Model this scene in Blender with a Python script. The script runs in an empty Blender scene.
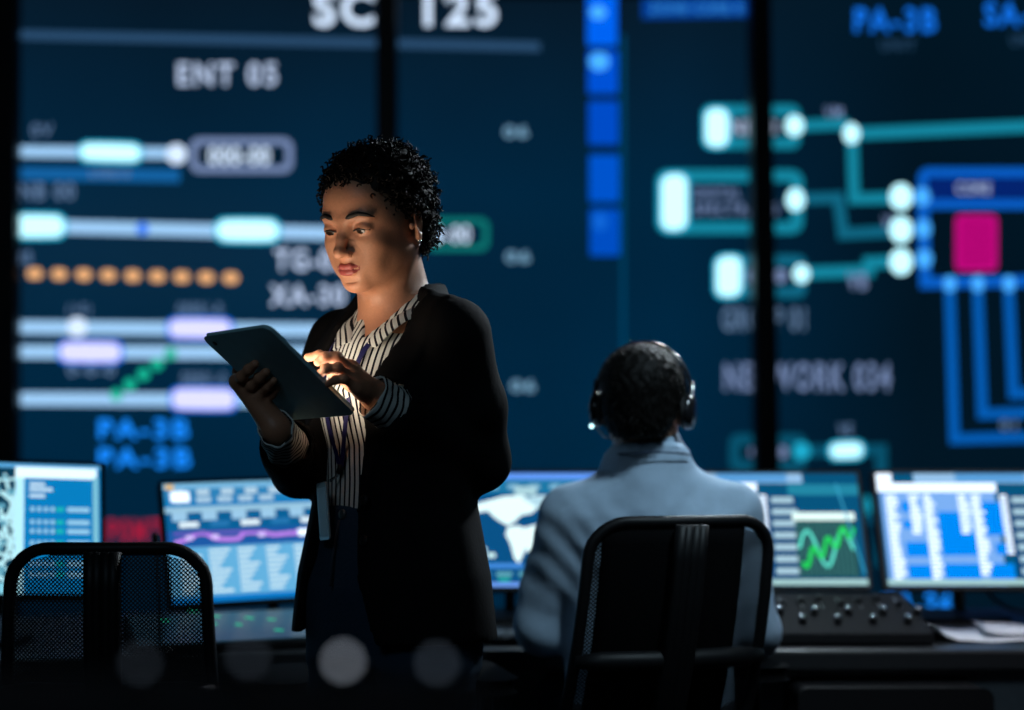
import bpy, bmesh, math, random
import numpy as np
from mathutils import Vector, Matrix, Euler

random.seed(7)
rng = np.random.default_rng(7)
SC = bpy.context.scene
COL = SC.collection
R = math.radians
PI = math.pi

# ------------------------------------------------------------------ camera
F = 1422.0           # focal length in pixels of the 1024 px wide frame
CZ = 1.12            # camera height
HY = 445.0           # row of the horizon
cam_d = bpy.data.cameras.new('camera')
cam = bpy.data.objects.new('camera', cam_d)
COL.objects.link(cam)
cam.location = (0, 0, CZ)
cam.rotation_euler = (R(90), 0, 0)
cam_d.sensor_width = 36
cam_d.lens = 50 * F / 1422.2
cam_d.shift_y = (HY - 355) / 1024
cam_d.clip_start = .05
cam_d.dof.use_dof = True
cam_d.dof.focus_distance = 2.33
cam_d.dof.aperture_fstop = 1.36
SC.camera = cam

# ------------------------------------------------------------------ world, exposure
w = bpy.data.worlds.new('night')
SC.world = w
w.use_nodes = True
w.node_tree.nodes['Background'].inputs[0].default_value = (.02, .04, .06, 1)
w.node_tree.nodes['Background'].inputs[1].default_value = .05
SC.view_settings.view_transform = 'Standard'
SC.view_settings.look = 'None'
SC.view_settings.exposure = 0
SC.view_settings.gamma = 1
SC.view_settings.use_curve_mapping = False
SC.cycles.use_denoising = True
SC.cycles.max_bounces = 5
SC.cycles.diffuse_bounces = 3
SC.cycles.sample_clamp_indirect = 4


# ------------------------------------------------------------------ area lights (the room's ceiling lamps and an added spot for the papers)
def area(name, loc, target, size, energy, color, size_y=None):
    d = bpy.data.lights.new(name, 'AREA')
    d.energy = energy
    d.color = color
    d.size = size
    if size_y:
        d.shape = 'RECTANGLE'
        d.size_y = size_y
    if size < .5:
        d.spread = R(38)
    o = bpy.data.objects.new(name, d)
    COL.objects.link(o)
    o.location = loc
    v = Vector(target) - Vector(loc)
    o.rotation_euler = v.to_track_quat('-Z', 'Y').to_euler()
    return o


LIGHTS = [
    # name, location, target, size, energy, colour
    ('ceiling_panel_light', (-.9, -.6, 2.93), (.1, 2.9, 1.0), .9, 9.0, (.50, .78, 1.0)),
    ('rim_spot_light', (1.75, 4.3, 2.86), (-.2, 2.4, 1.4), .22, 3.2, (.80, .92, 1.0)),
    ('rim_spot_light', (.95, 4.7, 2.90), (.32, 2.9, 1.0), .22, 2.2, (.75, .90, 1.0)),
    ('desk_spot_light', (.9, 1.7, 2.93), (.35, 2.9, .9), .3, 1.5, (.62, .86, 1.0)),
    ('desk_spot_light', (1.75, 2.3, 2.90), (1.2, 3.2, .68), .2, 1.6, (.85, .88, 1.0)),  # added spot, no known source; brightens the papers and grey desk front
]
for a_ in LIGHTS:
    area(*a_)


# ------------------------------------------------------------------ colours and materials
def srgb(r, g, b):
    def f(c):
        c /= 255
        return c / 12.92 if c <= .04045 else ((c + .055) / 1.055) ** 2.4
    return (f(r), f(g), f(b), 1)


MATS = {}


def pmat(name, col, rough=.5, metal=0., spec=.5, emis=None, estr=0., sss=0., coat=0., bump=None):
    if name in MATS:
        return MATS[name]
    m = bpy.data.materials.new(name)
    m.use_nodes = True
    nt = m.node_tree
    b = nt.nodes['Principled BSDF']
    c = col if len(col) == 4 else (*col, 1)
    b.inputs['Base Color'].default_value = c
    b.inputs['Roughness'].default_value = rough
    b.inputs['Metallic'].default_value = metal
    b.inputs['Specular IOR Level'].default_value = spec
    b.inputs['Coat Weight'].default_value = coat
    if sss:
        b.inputs['Subsurface Weight'].default_value = sss
        b.inputs['Subsurface Radius'].default_value = (1, .35, .2)
        b.inputs['Subsurface Scale'].default_value = .008
    if emis:
        b.inputs['Emission Color'].default_value = emis if len(emis) == 4 else (*emis, 1)
        b.inputs['Emission Strength'].default_value = estr
    # a little procedural variation of colour and relief on every surface
    tc = nt.nodes.new('ShaderNodeTexCoord')
    if bump:
        sc_, st_ = bump
        nz = nt.nodes.new('ShaderNodeTexNoise')
        nz.inputs['Scale'].default_value = sc_
        nz.inputs['Detail'].default_value = 3
        bp = nt.nodes.new('ShaderNodeBump')
        bp.inputs['Strength'].default_value = st_
        bp.inputs['Distance'].default_value = .004
        nt.links.new(tc.outputs['Object'], nz.inputs['Vector'])
        nt.links.new(nz.outputs['Fac'], bp.inputs['Height'])
        nt.links.new(bp.outputs['Normal'], b.inputs['Normal'])
        mx = nt.nodes.new('ShaderNodeMix')
        mx.data_type = 'RGBA'
        mx.inputs['A'].default_value = tuple(x * .85 for x in c[:3]) + (1,)
        mx.inputs['B'].default_value = tuple(min(1, x * 1.12) for x in c[:3]) + (1,)
        nt.links.new(nz.outputs['Fac'], mx.inputs['Factor'])
        nt.links.new(mx.outputs['Result'], b.inputs['Base Color'])
    MATS[name] = m
    return m


def glow(rgb, k=1.0):
    """the colour a screen shows: light given off by its pixels"""
    name = 'screen_%02x%02x%02x_%d' % (*rgb, int(k * 100))
    if name in MATS:
        return MATS[name]
    m = bpy.data.materials.new(name)
    m.use_nodes = True
    nt = m.node_tree
    nt.nodes.clear()
    e = nt.nodes.new('ShaderNodeEmission')
    e.inputs[0].default_value = srgb(*rgb)
    e.inputs[1].default_value = k
    o = nt.nodes.new('ShaderNodeOutputMaterial')
    nt.links.new(e.outputs[0], o.inputs[0])
    MATS[name] = m
    return m


def stripes(name, axis, period, width, light, dark, distort=.3, nscale=9.0, rough=.8):
    """woven stripes, running perpendicular to `axis` of object space"""
    m = bpy.data.materials.new(name)
    m.use_nodes = True
    nt = m.node_tree
    L = nt.links.new
    b = nt.nodes['Principled BSDF']
    b.inputs['Roughness'].default_value = rough
    b.inputs['Specular IOR Level'].default_value = .2
    tc = nt.nodes.new('ShaderNodeTexCoord')
    nz = nt.nodes.new('ShaderNodeTexNoise')
    nz.inputs['Scale'].default_value = nscale
    nz.inputs['Detail'].default_value = 1
    L(tc.outputs['Object'], nz.inputs['Vector'])
    dt = nt.nodes.new('ShaderNodeVectorMath')
    dt.operation = 'DOT_PRODUCT'
    dt.inputs[1].default_value = axis
    L(tc.outputs['Object'], dt.inputs[0])

    def math_(op, a, b_=None, v=None):
        n = nt.nodes.new('ShaderNodeMath')
        n.operation = op
        if isinstance(a, (int, float)):
            n.inputs[0].default_value = a
        else:
            L(a, n.inputs[0])
        if v is not None:
            n.inputs[1].default_value = v
        elif b_ is not None:
            L(b_, n.inputs[1])
        return n.outputs[0]
    a = math_('MULTIPLY', dt.outputs['Value'], v=1 / period)
    c = math_('MULTIPLY', nz.outputs['Fac'], v=distort / period * .02)
    s = math_('ADD', a, c)
    fr = math_('FRACT', s)
    lt = math_('GREATER_THAN', fr, v=1 - width)
    mx = nt.nodes.new('ShaderNodeMix')
    mx.data_type = 'RGBA'
    mx.inputs['A'].default_value = light
    mx.inputs['B'].default_value = dark
    L(lt, mx.inputs['Factor'])
    L(mx.outputs['Result'], b.inputs['Base Color'])
    bp = nt.nodes.new('ShaderNodeBump')
    bp.inputs['Strength'].default_value = .5
    bp.inputs['Distance'].default_value = .012
    n2 = nt.nodes.new('ShaderNodeTexNoise')
    n2.inputs['Scale'].default_value = 14
    L(tc.outputs['Object'], n2.inputs['Vector'])
    L(n2.outputs['Fac'], bp.inputs['Height'])
    L(bp.outputs['Normal'], b.inputs['Normal'])
    MATS[name] = m
    return m


# ------------------------------------------------------------------ objects, names, labels
def tag(o, label=None, cat=None, group=None, kind=None):
    if label:
        o['label'] = label
    if cat:
        o['category'] = cat
    if group:
        o['group'] = group
    if kind:
        o['kind'] = kind
    return o


def empty(name, loc, rot=(0, 0, 0)):
    o = bpy.data.objects.new(name, None)
    o.empty_display_size = .1
    COL.objects.link(o)
    o.location = loc
    o.rotation_euler = rot
    return o


def copy_tree(o, parent=None):
    c = o.copy()
    COL.objects.link(c)
    if parent:
        c.parent = parent
    for ch in list(o.children):
        copy_tree(ch, c)
    return c


def px(x, y, d):
    """point seen at pixel (x, y) standing at depth d (metres)"""
    return Vector(((x - 512) * d / F, d, CZ + (HY - y) * d / F))


class MB:
    """collects faces with several materials and builds ONE mesh"""

    def __init__(self):
        self.v, self.f, self.m, self.s, self.mats = [], [], [], [], []

    def add(self, vs, fs, mat, smooth=False):
        n = len(self.v)
        self.v += [tuple(p) for p in vs]
        if mat not in self.mats:
            self.mats.append(mat)
        k = self.mats.index(mat)
        for f in fs:
            self.f.append(tuple(n + i for i in f))
            self.m.append(k)
            self.s.append(smooth)
        return self

    def box(self, lo, hi, mat, M=None):
        (a, b, c), (d, e, f) = lo, hi
        vs = [Vector(p) for p in ((a, b, c), (d, b, c), (d, e, c), (a, e, c), (a, b, f), (d, b, f), (d, e, f), (a, e, f))]
        if M:
            vs = [M @ p for p in vs]
        return self.add(vs, [(0, 3, 2, 1), (4, 5, 6, 7), (0, 1, 5, 4), (1, 2, 6, 5), (2, 3, 7, 6), (3, 0, 4, 7)], mat)

    def rbox(self, cx, cz, w, h, r, y0, y1, mat, n=6, M=None):
        """slab in the xz plane with rounded corners, from y0 to y1"""
        ring = rrect(cx, cz, w, h, r, n)
        k = len(ring)
        vs = [Vector((x, y0, z)) for x, z in ring] + [Vector((x, y1, z)) for x, z in ring]
        if M:
            vs = [M @ p for p in vs]
        fs = [tuple(range(k))[::1], tuple(range(2 * k - 1, k - 1, -1))]
        fs += [(i, (i + 1) % k, (i + 1) % k + k, i + k) for i in range(k)]
        return self.add(vs, fs, mat)

    def tube(self, pts, rad, mat, n=10, closed=False, caps=True):
        pts = [Vector(p) for p in pts]
        N = len(pts)
        rr = rad if isinstance(rad, (list, tuple)) else [rad] * N
        T = []
        for i in range(N):
            if closed:
                t = pts[(i + 1) % N] - pts[i - 1]
            else:
                t = pts[min(i + 1, N - 1)] - pts[max(i - 1, 0)]
            T.append(t.normalized() if t.length > 1e-9 else Vector((0, 0, 1)))
        u = T[0].orthogonal().normalized()
        vs = []
        for i in range(N):
            u = (u - T[i] * u.dot(T[i]))
            u = u.normalized() if u.length > 1e-6 else T[i].orthogonal().normalized()
            v = T[i].cross(u)
            for k in range(n):
                a = 2 * PI * k / n
                vs.append(pts[i] + (u * math.cos(a) + v * math.sin(a)) * rr[i])
        fs = []
        for i in range(N if closed else N - 1):
            j = (i + 1) % N
            for k in range(n):
                l = (k + 1) % n
                fs.append((i * n + k, i * n + l, j * n + l, j * n + k))
        self.add(vs, fs, mat, True)
        if caps and not closed:
            b = len(self.v) - len(vs)
            k_ = self.mats.index(mat)
            self.f.append(tuple(b + i for i in range(n))[::-1])
            self.f.append(tuple(b + (N - 1) * n + i for i in range(n)))
            self.m += [k_, k_]
            self.s += [False, False]
        return self

    def lathe(self, prof, mat, c=(0, 0, 0), n=24, M=None, smooth=True):
        """profile [(r, z)...] turned round z"""
        vs, fs = [], []
        for r, z in prof:
            for k in range(n):
                a = 2 * PI * k / n
                p = Vector((c[0] + r * math.cos(a), c[1] + r * math.sin(a), c[2] + z))
                vs.append(M @ p if M else p)
        for i in range(len(prof) - 1):
            for k in range(n):
                l = (k + 1) % n
                fs.append((i * n + k, i * n + l, (i + 1) * n + l, (i + 1) * n + k))
        fs.append(tuple(range(n))[::-1])
        fs.append(tuple((len(prof) - 1) * n + k for k in range(n)))
        return self.add(vs, fs, mat, smooth)

    def ball(self, c, r, mat, M=None, n=16, sc=(1, 1, 1)):
        vs, fs = [], []
        m_ = n // 2
        for i in range(m_ + 1):
            th = PI * i / m_
            for k in range(n):
                a = 2 * PI * k / n
                p = Vector((c[0] + r * sc[0] * math.sin(th) * math.cos(a), c[1] + r * sc[1] * math.sin(th) * math.sin(a), c[2] + r * sc[2] * math.cos(th)))
                vs.append(M @ p if M else p)
        for i in range(m_):
            for k in range(n):
                l = (k + 1) % n
                fs.append((i * n + k, (i + 1) * n + k, (i + 1) * n + l, i * n + l))
        return self.add(vs, fs, mat, True)

    def build(self, name, parent=None, bevel=0, seg=2):
        me = bpy.data.meshes.new(name)
        me.from_pydata(self.v, [], self.f)
        for m in self.mats:
            me.materials.append(m)
        me.polygons.foreach_set('material_index', self.m)
        me.polygons.foreach_set('use_smooth', self.s)
        me.update()
        o = bpy.data.objects.new(name, me)
        COL.objects.link(o)
        if parent:
            o.parent = parent
        if bevel:
            b = o.modifiers.new('bevel', 'BEVEL')
            b.width = bevel
            b.segments = seg
            b.limit_method = 'ANGLE'
            b.harden_normals = False
        return o


def rrect(cx, cz, w_, h_, r, n=6):
    r = min(r, w_ / 2 - 1e-5, h_ / 2 - 1e-5)
    out = []
    for (sx, sz, a0) in ((1, -1, -90), (1, 1, 0), (-1, 1, 90), (-1, -1, 180)):
        for i in range(n + 1):
            a = R(a0 + 90 * i / n)
            out.append((cx + sx * (w_ / 2 - r) + r * math.cos(a), cz + sz * (h_ / 2 - r) + r * math.sin(a)))
    return out


def struct(o):
    o['kind'] = 'structure'
    return o


# ------------------------------------------------------------------ the room shell
M_floor = pmat('dark_carpet', (.012, .014, .018), .9, bump=(60, .3))
M_wall = pmat('dark_wall_paint', (.014, .017, .022), .8, bump=(20, .1))
M_ceil = pmat('black_ceiling', (.010, .011, .013), .9, bump=(10, .1))
M_trim = pmat('black_powder_coat', (.010, .010, .012), .55, bump=(30, .1))
X0, X1, Y0, Y1, ZC = -4.2, 4.2, -2.2, 7.0, 3.1
struct(MB().box((X0, Y0, -.1), (X1, Y1, 0), M_floor).build('floor'))
struct(MB().box((X0, Y0, ZC), (X1, Y1, ZC + .1), M_ceil).build('ceiling'))
struct(MB().box((X0 - .1, Y0, 0), (X0, Y1, ZC), M_wall).build('wall_left'))
struct(MB().box((X1, Y0, 0), (X1 + .1, Y1, ZC), M_wall).build('wall_right'))
struct(MB().box((X0, Y1, 0), (X1, Y1 + .1, ZC), M_wall).build('wall_back'))
struct(MB().box((X0, Y0 - .1, 0), (X1, Y0, ZC), M_wall).build('wall_front'))

# lamp housings for the ceiling lights (the first is a flat panel, the others are spots on a stem, the last one added)
M_lamp = pmat('lamp_housing', (.03, .03, .032), .4)
for i, a_ in enumerate(LIGHTS):
    p = Vector(a_[1])
    d = (Vector(a_[2]) - p).normalized()
    if i == 0:
        q = d.to_track_quat('-Z', 'Y').to_matrix().to_4x4()
        q.translation = p - d * .03
        e = empty('ceiling_light', p)
        e.location = (0, 0, 0)
        tag(e, 'square tilted light panel hanging under the ceiling behind the camera', 'lamp')
        MB().box((-.5, -.5, 0), (.5, .5, .05), M_lamp, q).build('lamp_housing', e, .005)
        MB().tube([p - d * .04, (p.x, p.y, ZC)], .012, M_lamp).build('stem', e)
    else:
        q = d.to_track_quat('-Z', 'Y').to_matrix().to_4x4()
        q.translation = p - d * .02
        e = empty('ceiling_spotlight', (0, 0, 0))
        tag(e, 'black spotlight on the ceiling ' + ('', 'farthest right beside the large video wall', 'in front of the middle of the video wall', 'behind the seated man, nearest the camera', 'farthest right, added to brighten the papers on the desk')[i], 'lamp', 'ceiling spotlights')
        rr_ = a_[3] * .75
        MB().lathe([(rr_, 0), (rr_ * 1.02, .02), (rr_ * .9, .07), (rr_ * .5, .1)], M_lamp, M=q).build('lamp_housing', e)
        MB().tube([p - d * .05, (p.x, p.y, ZC)], .012, M_lamp).build('stem', e)

# ------------------------------------------------------------------ the video wall: a gently curved display
def wall_y(x_px):
    return 6.05 * math.exp(-1.4e-7 * (x_px - 550) ** 2)


def wp(x_px, y_px, off=0.0):
    d = wall_y(x_px)
    p = px(x_px, y_px, d)
    return (p.x, p.y - off, p.z)


def wall_mat():
    m = bpy.data.materials.new('video_wall_background')
    m.use_nodes = True
    nt = m.node_tree
    L = nt.links.new
    b = nt.nodes['Principled BSDF']
    b.inputs['Base Color'].default_value = (.004, .005, .006, 1)
    b.inputs['Roughness'].default_value = .25
    b.inputs['Specular IOR Level'].default_value = .1
    tc = nt.nodes.new('ShaderNodeTexCoord')
    sp = nt.nodes.new('ShaderNodeSeparateXYZ')
    L(tc.outputs['Object'], sp.inputs[0])
    r1 = nt.nodes.new('ShaderNodeMapRange')      # up the wall: background ramps to a darker tone
    r1.inputs['From Min'].default_value = 2.0
    r1.inputs['From Max'].default_value = 3.0
    L(sp.outputs['Z'], r1.inputs['Value'])
    r2 = nt.nodes.new('ShaderNodeMapRange')      # across the wall: background ramps to a darker blue on the right
    r2.inputs['From Min'].default_value = .7
    r2.inputs['From Max'].default_value = 1.7
    L(sp.outputs['X'], r2.inputs['Value'])
    nz = nt.nodes.new('ShaderNodeTexNoise')
    nz.inputs['Scale'].default_value = .9
    L(tc.outputs['Object'], nz.inputs['Vector'])
    m1 = nt.nodes.new('ShaderNodeMix')
    m1.data_type = 'RGBA'
    m1.inputs['A'].default_value = srgb(0, 38, 64)
    m1.inputs['B'].default_value = srgb(8, 22, 34)
    L(r1.outputs[0], m1.inputs['Factor'])
    m2 = nt.nodes.new('ShaderNodeMix')
    m2.data_type = 'RGBA'
    L(r2.outputs[0], m2.inputs['Factor'])
    L(m1.outputs['Result'], m2.inputs['A'])
    m2.inputs['B'].default_value = srgb(2, 22, 36)
    m3 = nt.nodes.new('ShaderNodeMix')
    m3.data_type = 'RGBA'
    m3.blend_type = 'MULTIPLY'
    m3.inputs['Factor'].default_value = .5
    L(m2.outputs['Result'], m3.inputs['A'])
    L(nz.outputs['Fac'], m3.inputs['B'])
    L(m3.outputs['Result'], b.inputs['Emission Color'])
    b.inputs['Emission Strength'].default_value = 1.25
    return m


VW = tag(empty('video_wall', (0, 6.05, .2)), 'huge curved video wall showing glowing network diagrams across the back of the room', 'screen')
VWI = Matrix.Translation((0, -6.05, -.2))
M_vw = wall_mat()
seams = [-330, 8, 386, 766, 1120, 1400]
vback = pmat('display_casing', (.012, .012, .014), .6)


def panel(xa, xb):
    mb = MB()
    n = 16
    vs = []
    z0, z1 = .22, 3.02
    for i in range(n + 1):
        x_ = xa + (xb - xa) * i / n
        d = wall_y(x_)
        X = (x_ - 512) * d / F
        for (yy, zz) in ((d, z0), (d, z1), (d + .08, z1), (d + .08, z0)):
            vs.append((X, yy, zz))
    fr, bk = [], []
    for i in range(n):
        a, b = 4 * i, 4 * i + 4
        fr.append((a, b, b + 1, a + 1))
        bk += [(a + 1, b + 1, b + 2, a + 2), (a + 2, b + 2, b + 3, a + 3), (a + 3, b + 3, b, a)]
    bk += [(0, 1, 2, 3), (4 * n + 3, 4 * n + 2, 4 * n + 1, 4 * n)]
    mb.add(vs, fr, M_vw, True)
    mb.add(vs, bk, vback)
    o = mb.build('display_panel', VW)
    o.matrix_parent_inverse = Matrix.Identity(4)
    for v in o.data.vertices:
        v.co = VWI @ v.co
    return o


for a_, b_ in zip(seams[:-1], seams[1:]):
    panel(a_ + (1.2 if a_ > -300 else 0), b_ - 1.2)
# plinth under the panels
mb = MB()
vs, fs = [], []
for i in range(33):
    x_ = -330 + 1730 * i / 32
    d = wall_y(x_)
    X = (x_ - 512) * d / F
    vs += [(X, d + .02, 0), (X, d + .02, .22), (X, d + .10, .22), (X, d + .10, 0)]
for i in range(32):
    a = 4 * i
    fs += [(a + k, a + 4 + k, a + 4 + (k + 1) % 4, a + (k + 1) % 4) for k in range(4)]
mb.add([VWI @ Vector(v) for v in vs], fs, vback)
mb.build('plinth', VW)


class WG(MB):
    """flat shapes shown by the wall display; coordinates are those of the frame at the wall"""
    off = .004

    def fin(self, name, label=None):
        self.v = [tuple(VWI @ Vector(v)) for v in self.v]
        o = self.build(name, VW)
        if label:
            o['label'] = label
        return o

    def bar(self, xa, ya, xb, yb, th, mat, off=None, r=0):
        off = off or self.off
        if mat is g_cyan and r:
            self.bar(xa - 1.5, ya, xb + 1.5, yb, th + 3, g_rim, off - .001, r + 1.5)
            xa, xb, th = xa + 1.5, xb - 1.5, th - 3
        n = max(2, int(abs(xb - xa) / 25) + 1)
        vs = []
        r = min(r, th / 2)
        xs = [xa + (xb - xa) * i / n for i in range(n + 1)]
        if r > 0:
            pre = [xa + r * (1 - math.cos(PI / 2 * i / 5)) for i in range(5)]
            post = [xb - r * (1 - math.cos(PI / 2 * i / 5)) for i in range(5)][::-1]
            xs = pre + [x for x in xs if xa + r < x < xb - r] + post
        for x_ in xs:
            t = (x_ - xa) / (xb - xa)
            y_ = ya + (yb - ya) * t
            e = min(x_ - xa, xb - x_)
            h = th / 2
            if r > 0 and e < r:
                h = th / 2 - r + math.sqrt(max(0, r * r - (r - e) ** 2))
            h = max(h, .05)
            vs += [wp(x_, y_ + h, off), wp(x_, y_ - h, off)]
        fs = [(2 * i, 2 * i + 2, 2 * i + 3, 2 * i + 1) for i in range(len(xs) - 1)]
        return self.add(vs, fs, mat)

    def dot(self, x_, y_, rx, ry, mat, off=None):
        off = off or self.off + .004
        n = 20
        vs = [wp(x_, y_, off)] + [wp(x_ + rx * math.cos(2 * PI * i / n), y_ + ry * math.sin(2 * PI * i / n), off) for i in range(n)]
        return self.add(vs, [(0, 1 + (i + 1) % n, 1 + i) for i in range(n)], mat)

    def ring(self, x0, y0, x1, y1, r, th, mat, off=None):
        off = off or self.off
        out = rrect((x0 + x1) / 2, (y0 + y1) / 2, x1 - x0, y1 - y0, r)
        inn = rrect((x0 + x1) / 2, (y0 + y1) / 2, x1 - x0 - 2 * th, y1 - y0 - 2 * th, max(1, r - th))
        k = len(out)
        vs = [wp(a, b, off) for a, b in out] + [wp(a, b, off) for a, b in inn]
        return self.add(vs, [(i, i + k, (i + 1) % k + k, (i + 1) % k) for i in range(k)], mat)

    def path(self, pts, th, mat, off=None):
        off = off or self.off
        for (a, b) in zip(pts[:-1], pts[1:]):
            dx, dy = b[0] - a[0], b[1] - a[1]
            l = math.hypot(dx, dy)
            ux, uy = dx / l, dy / l
            n = max(1, int(l / 30))
            vs = []
            for i in range(n + 1):
                t = i / n
                e = (-th / 2 if i == 0 else th / 2 if i == n else 0)
                x_, y_ = a[0] + dx * t + ux * e, a[1] + dy * t + uy * e
                vs += [wp(x_ - uy * th / 2, y_ + ux * th / 2, off), wp(x_ + uy * th / 2, y_ - ux * th / 2, off)]
            self.add(vs, [(2 * i, 2 * i + 2, 2 * i + 3, 2 * i + 1) for i in range(n)], mat)
            off += .0004
        return self

    def text(self, s, x0, y0, x1, y1, mat, bold=.02, off=None):
        off = off or self.off + .002
        vs, fs = text_mesh(s, bold)
        xs = [v[0] for v in vs]
        ys = [v[1] for v in vs]
        a, b, c, d = min(xs), max(xs), min(ys), max(ys)
        P = [wp(x0 + (v[0] - a) / (b - a) * (x1 - x0), y1 - (v[1] - c) / (d - c) * (y1 - y0), off) for v in vs]
        return self.add(P, fs, mat)


_tx = {}


def text_mesh(s, bold=.02):
    if (s, bold) in _tx:
        return _tx[(s, bold)]
    cu = bpy.data.curves.new('t', 'FONT')
    cu.body = s
    cu.offset = bold * .45
    cu.space_character = 1.22
    cu.resolution_u = 4
    o = bpy.data.objects.new('t', cu)
    COL.objects.link(o)
    dg = bpy.context.evaluated_depsgraph_get()
    me = o.evaluated_get(dg).to_mesh()
    vs = [tuple(v.co) for v in me.vertices]
    fs = [tuple(p.vertices) for p in me.polygons]
    o.evaluated_get(dg).to_mesh_clear()
    bpy.data.objects.remove(o)
    bpy.data.curves.remove(cu)
    _tx[(s, bold)] = (vs, fs)
    return vs, fs


g_white = glow((205, 225, 250), 1.25)
g_txt = glow((190, 208, 240), 1.0)
g_dim = glow((105, 135, 175), .9)
g_line = glow((150, 195, 235), 1.15)
g_cyan = glow((185, 242, 253), 1.6)
g_rim = glow((50, 190, 230))
g_purp = glow((205, 205, 255), 1.3)
g_pblue = glow((40, 120, 255), 1.0)
g_slab = glow((42, 76, 110))
g_blue = glow((20, 96, 160))
g_pa = glow((24, 135, 250), 1.2)
g_teal = glow((20, 132, 158))
g_teal2 = glow((16, 100, 128))
g_box = glow((10, 95, 200))
g_boxd = glow((4, 35, 110))
g_orng = glow((240, 178, 122), 1.05)
g_green = glow((25, 190, 155))
g_greend = glow((15, 120, 115))
g_red = glow((165, 28, 60))
g_mag = glow((200, 10, 130))
g_magl = glow((120, 0, 75))
g_grey = glow((118, 138, 180))
g_dot = glow((70, 170, 255), 1.2)
g_dark = glow((2, 16, 28))

W = WG
W().text('SCI 125', 314, -9, 497, 27, g_white, .06).fin('heading_text')
W().bar(-200, 30, 540, 47, 9, g_slab).fin('heading_underline')
W().text('ENT 05', 178, 63, 277, 86, g_txt, .05).fin('caption_text')
W().text('0V', 32, 124, 53, 137, g_dim, .02).fin('caption_text')
W().bar(-200, 149, 180, 153.5, 11, g_line).bar(80, 152, 142, 153.5, 19, g_cyan, .008, 9).dot(177, 154.5, 10, 10, g_white).fin('track_line')
W().ring(190, 138, 293, 173, 10, 7, g_grey).text('000-00', 209, 147, 270, 165, g_white, .07).bar(199, 155, 207, 155, 10, g_dark, .008).bar(274, 156, 282, 156, 10, g_dark, .008).fin('badge_outline')
W().bar(-200, 170, 180, 176, 13, g_blue).text('LINE-0', 91, 169, 130, 178, g_dim, .02, .009).fin('track_line')
W().text('NB 00', 20, 183, 75, 200, g_dim, .04).fin('caption_text')
W().bar(-200, 221, 440, 236, 13, g_line).bar(-60, 226, 66, 226.5, 24, g_cyan, .008, 10).bar(216, 230.5, 280, 231, 23, g_cyan, .008, 10).dot(143, 229, 6, 6, g_pblue).fin('track_line')
W().ring(425, 218, 489, 251, 9, 6, g_greend).text('0-00', 434, 226, 470, 243, g_white, .05).fin('badge_outline')
W().text('30', 18, 251, 32, 265, g_dim, .04).fin('caption_text')
mb = W()
for i in range(10):
    mb.bar(3.0 + i * 24.5, 273.0 + i * .55, 18.0 + i * 24.5, 273.3 + i * .55, 11, g_orng, None, 5)
mb.fin('orange_marker_row')
W().text('TG-05', 275, 249, 345, 271, g_txt, .07).fin('caption_text')
W().text('XA-30', 270, 285, 345, 306, g_txt, .07).fin('caption_text')
W().bar(-200, 325, 440, 331.5, 13, g_line).dot(78, 327.5, 10, 10, g_white).bar(167, 328.5, 234, 329, 23, g_pblue, .008, 9).bar(170, 328.5, 231, 329, 18, g_purp, .010, 8).fin('track_line')
W().text('(10)', 68, 304, 91, 316, g_dim, .02).text('00001-0', 178, 303, 222, 316, g_dim, .03).fin('caption_text')
W().bar(-200, 351, 440, 353.5, 13, g_line).bar(58, 352, 124, 352.5, 24, g_pblue, .008, 9).bar(61, 352, 121, 352.5, 19, g_purp, .010, 8).fin('track_line')
W().text('0-0-0', 68, 364, 115, 376, g_dim, .05).fin('caption_text')
mb = W()
for i in range(5):
    mb.dot(171 - i * 13.5, 354 + i * 10.2, 6, 6, g_green)
mb.fin('green_dot_chain')
W().bar(-200, 398, 440, 401, 13, g_line).bar(170, 399, 238, 399.5, 25, g_pblue, .008, 9).bar(173, 399, 235, 399.5, 20, g_purp, .010, 8).fin('track_line')
W().text('00001-0', 182, 372, 226, 386, g_dim, .03).fin('caption_text')
W().text('PA-3B', 99, 419, 189, 439, g_pa, .06).fin('caption_text')
W().text('PA-3B', 99, 448, 191, 468, g_pa, .06).fin('caption_text')
W().text('P0MT', 108, 519, 163, 543, g_red, .06).fin('caption_text')
for (a, b) in ((516, 132), (518, 257), (523, 386)):
    W().text('06', a - 12, b - 6, a + 12, b + 6, glow((120, 165, 195)), .07).fin('caption_text')
mb = W()
for i, (a, b, c) in enumerate(((-30, 46, (0, 100, 245)), (51, 94, (0, 82, 215)), (101, 145, (0, 76, 200)), (155, 202, (0, 84, 205)), (209, 256, (0, 78, 195)))):
    mb.bar(587 + i * .7, (a + b) / 2, 617 + i * .7, (a + b) / 2, b - a, glow(c), None, 2)
mb.dot(598, 13, 8, 7, g_dot).dot(599, 62, 10, 9, g_dot).dot(600, 222, 8, 9, glow((15, 100, 215)))
mb.bar(621, 200, 625, 200, 330, glow((0, 66, 100)))
mb.fin('blue_block_column')
W().bar(642, 9, 748, 7, 20, glow((4, 62, 150))).text('ZONE CORE 0', 650, 3, 742, 14, glow((50, 135, 210)), .03).fin('heading_badge')
W().text('PA-3B', 854, 8, 936, 33, glow((20, 115, 235)), .06).text('UNIT', 880, 40, 915, 51, glow((40, 70, 100)), .03).fin('caption_text')
W().text('SA-3B', 984, 2, 1066, 27, glow((20, 115, 235)), .06).text('UNIT', 1010, 34, 1040, 46, glow((40, 70, 100)), .03).fin('caption_text')
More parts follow.
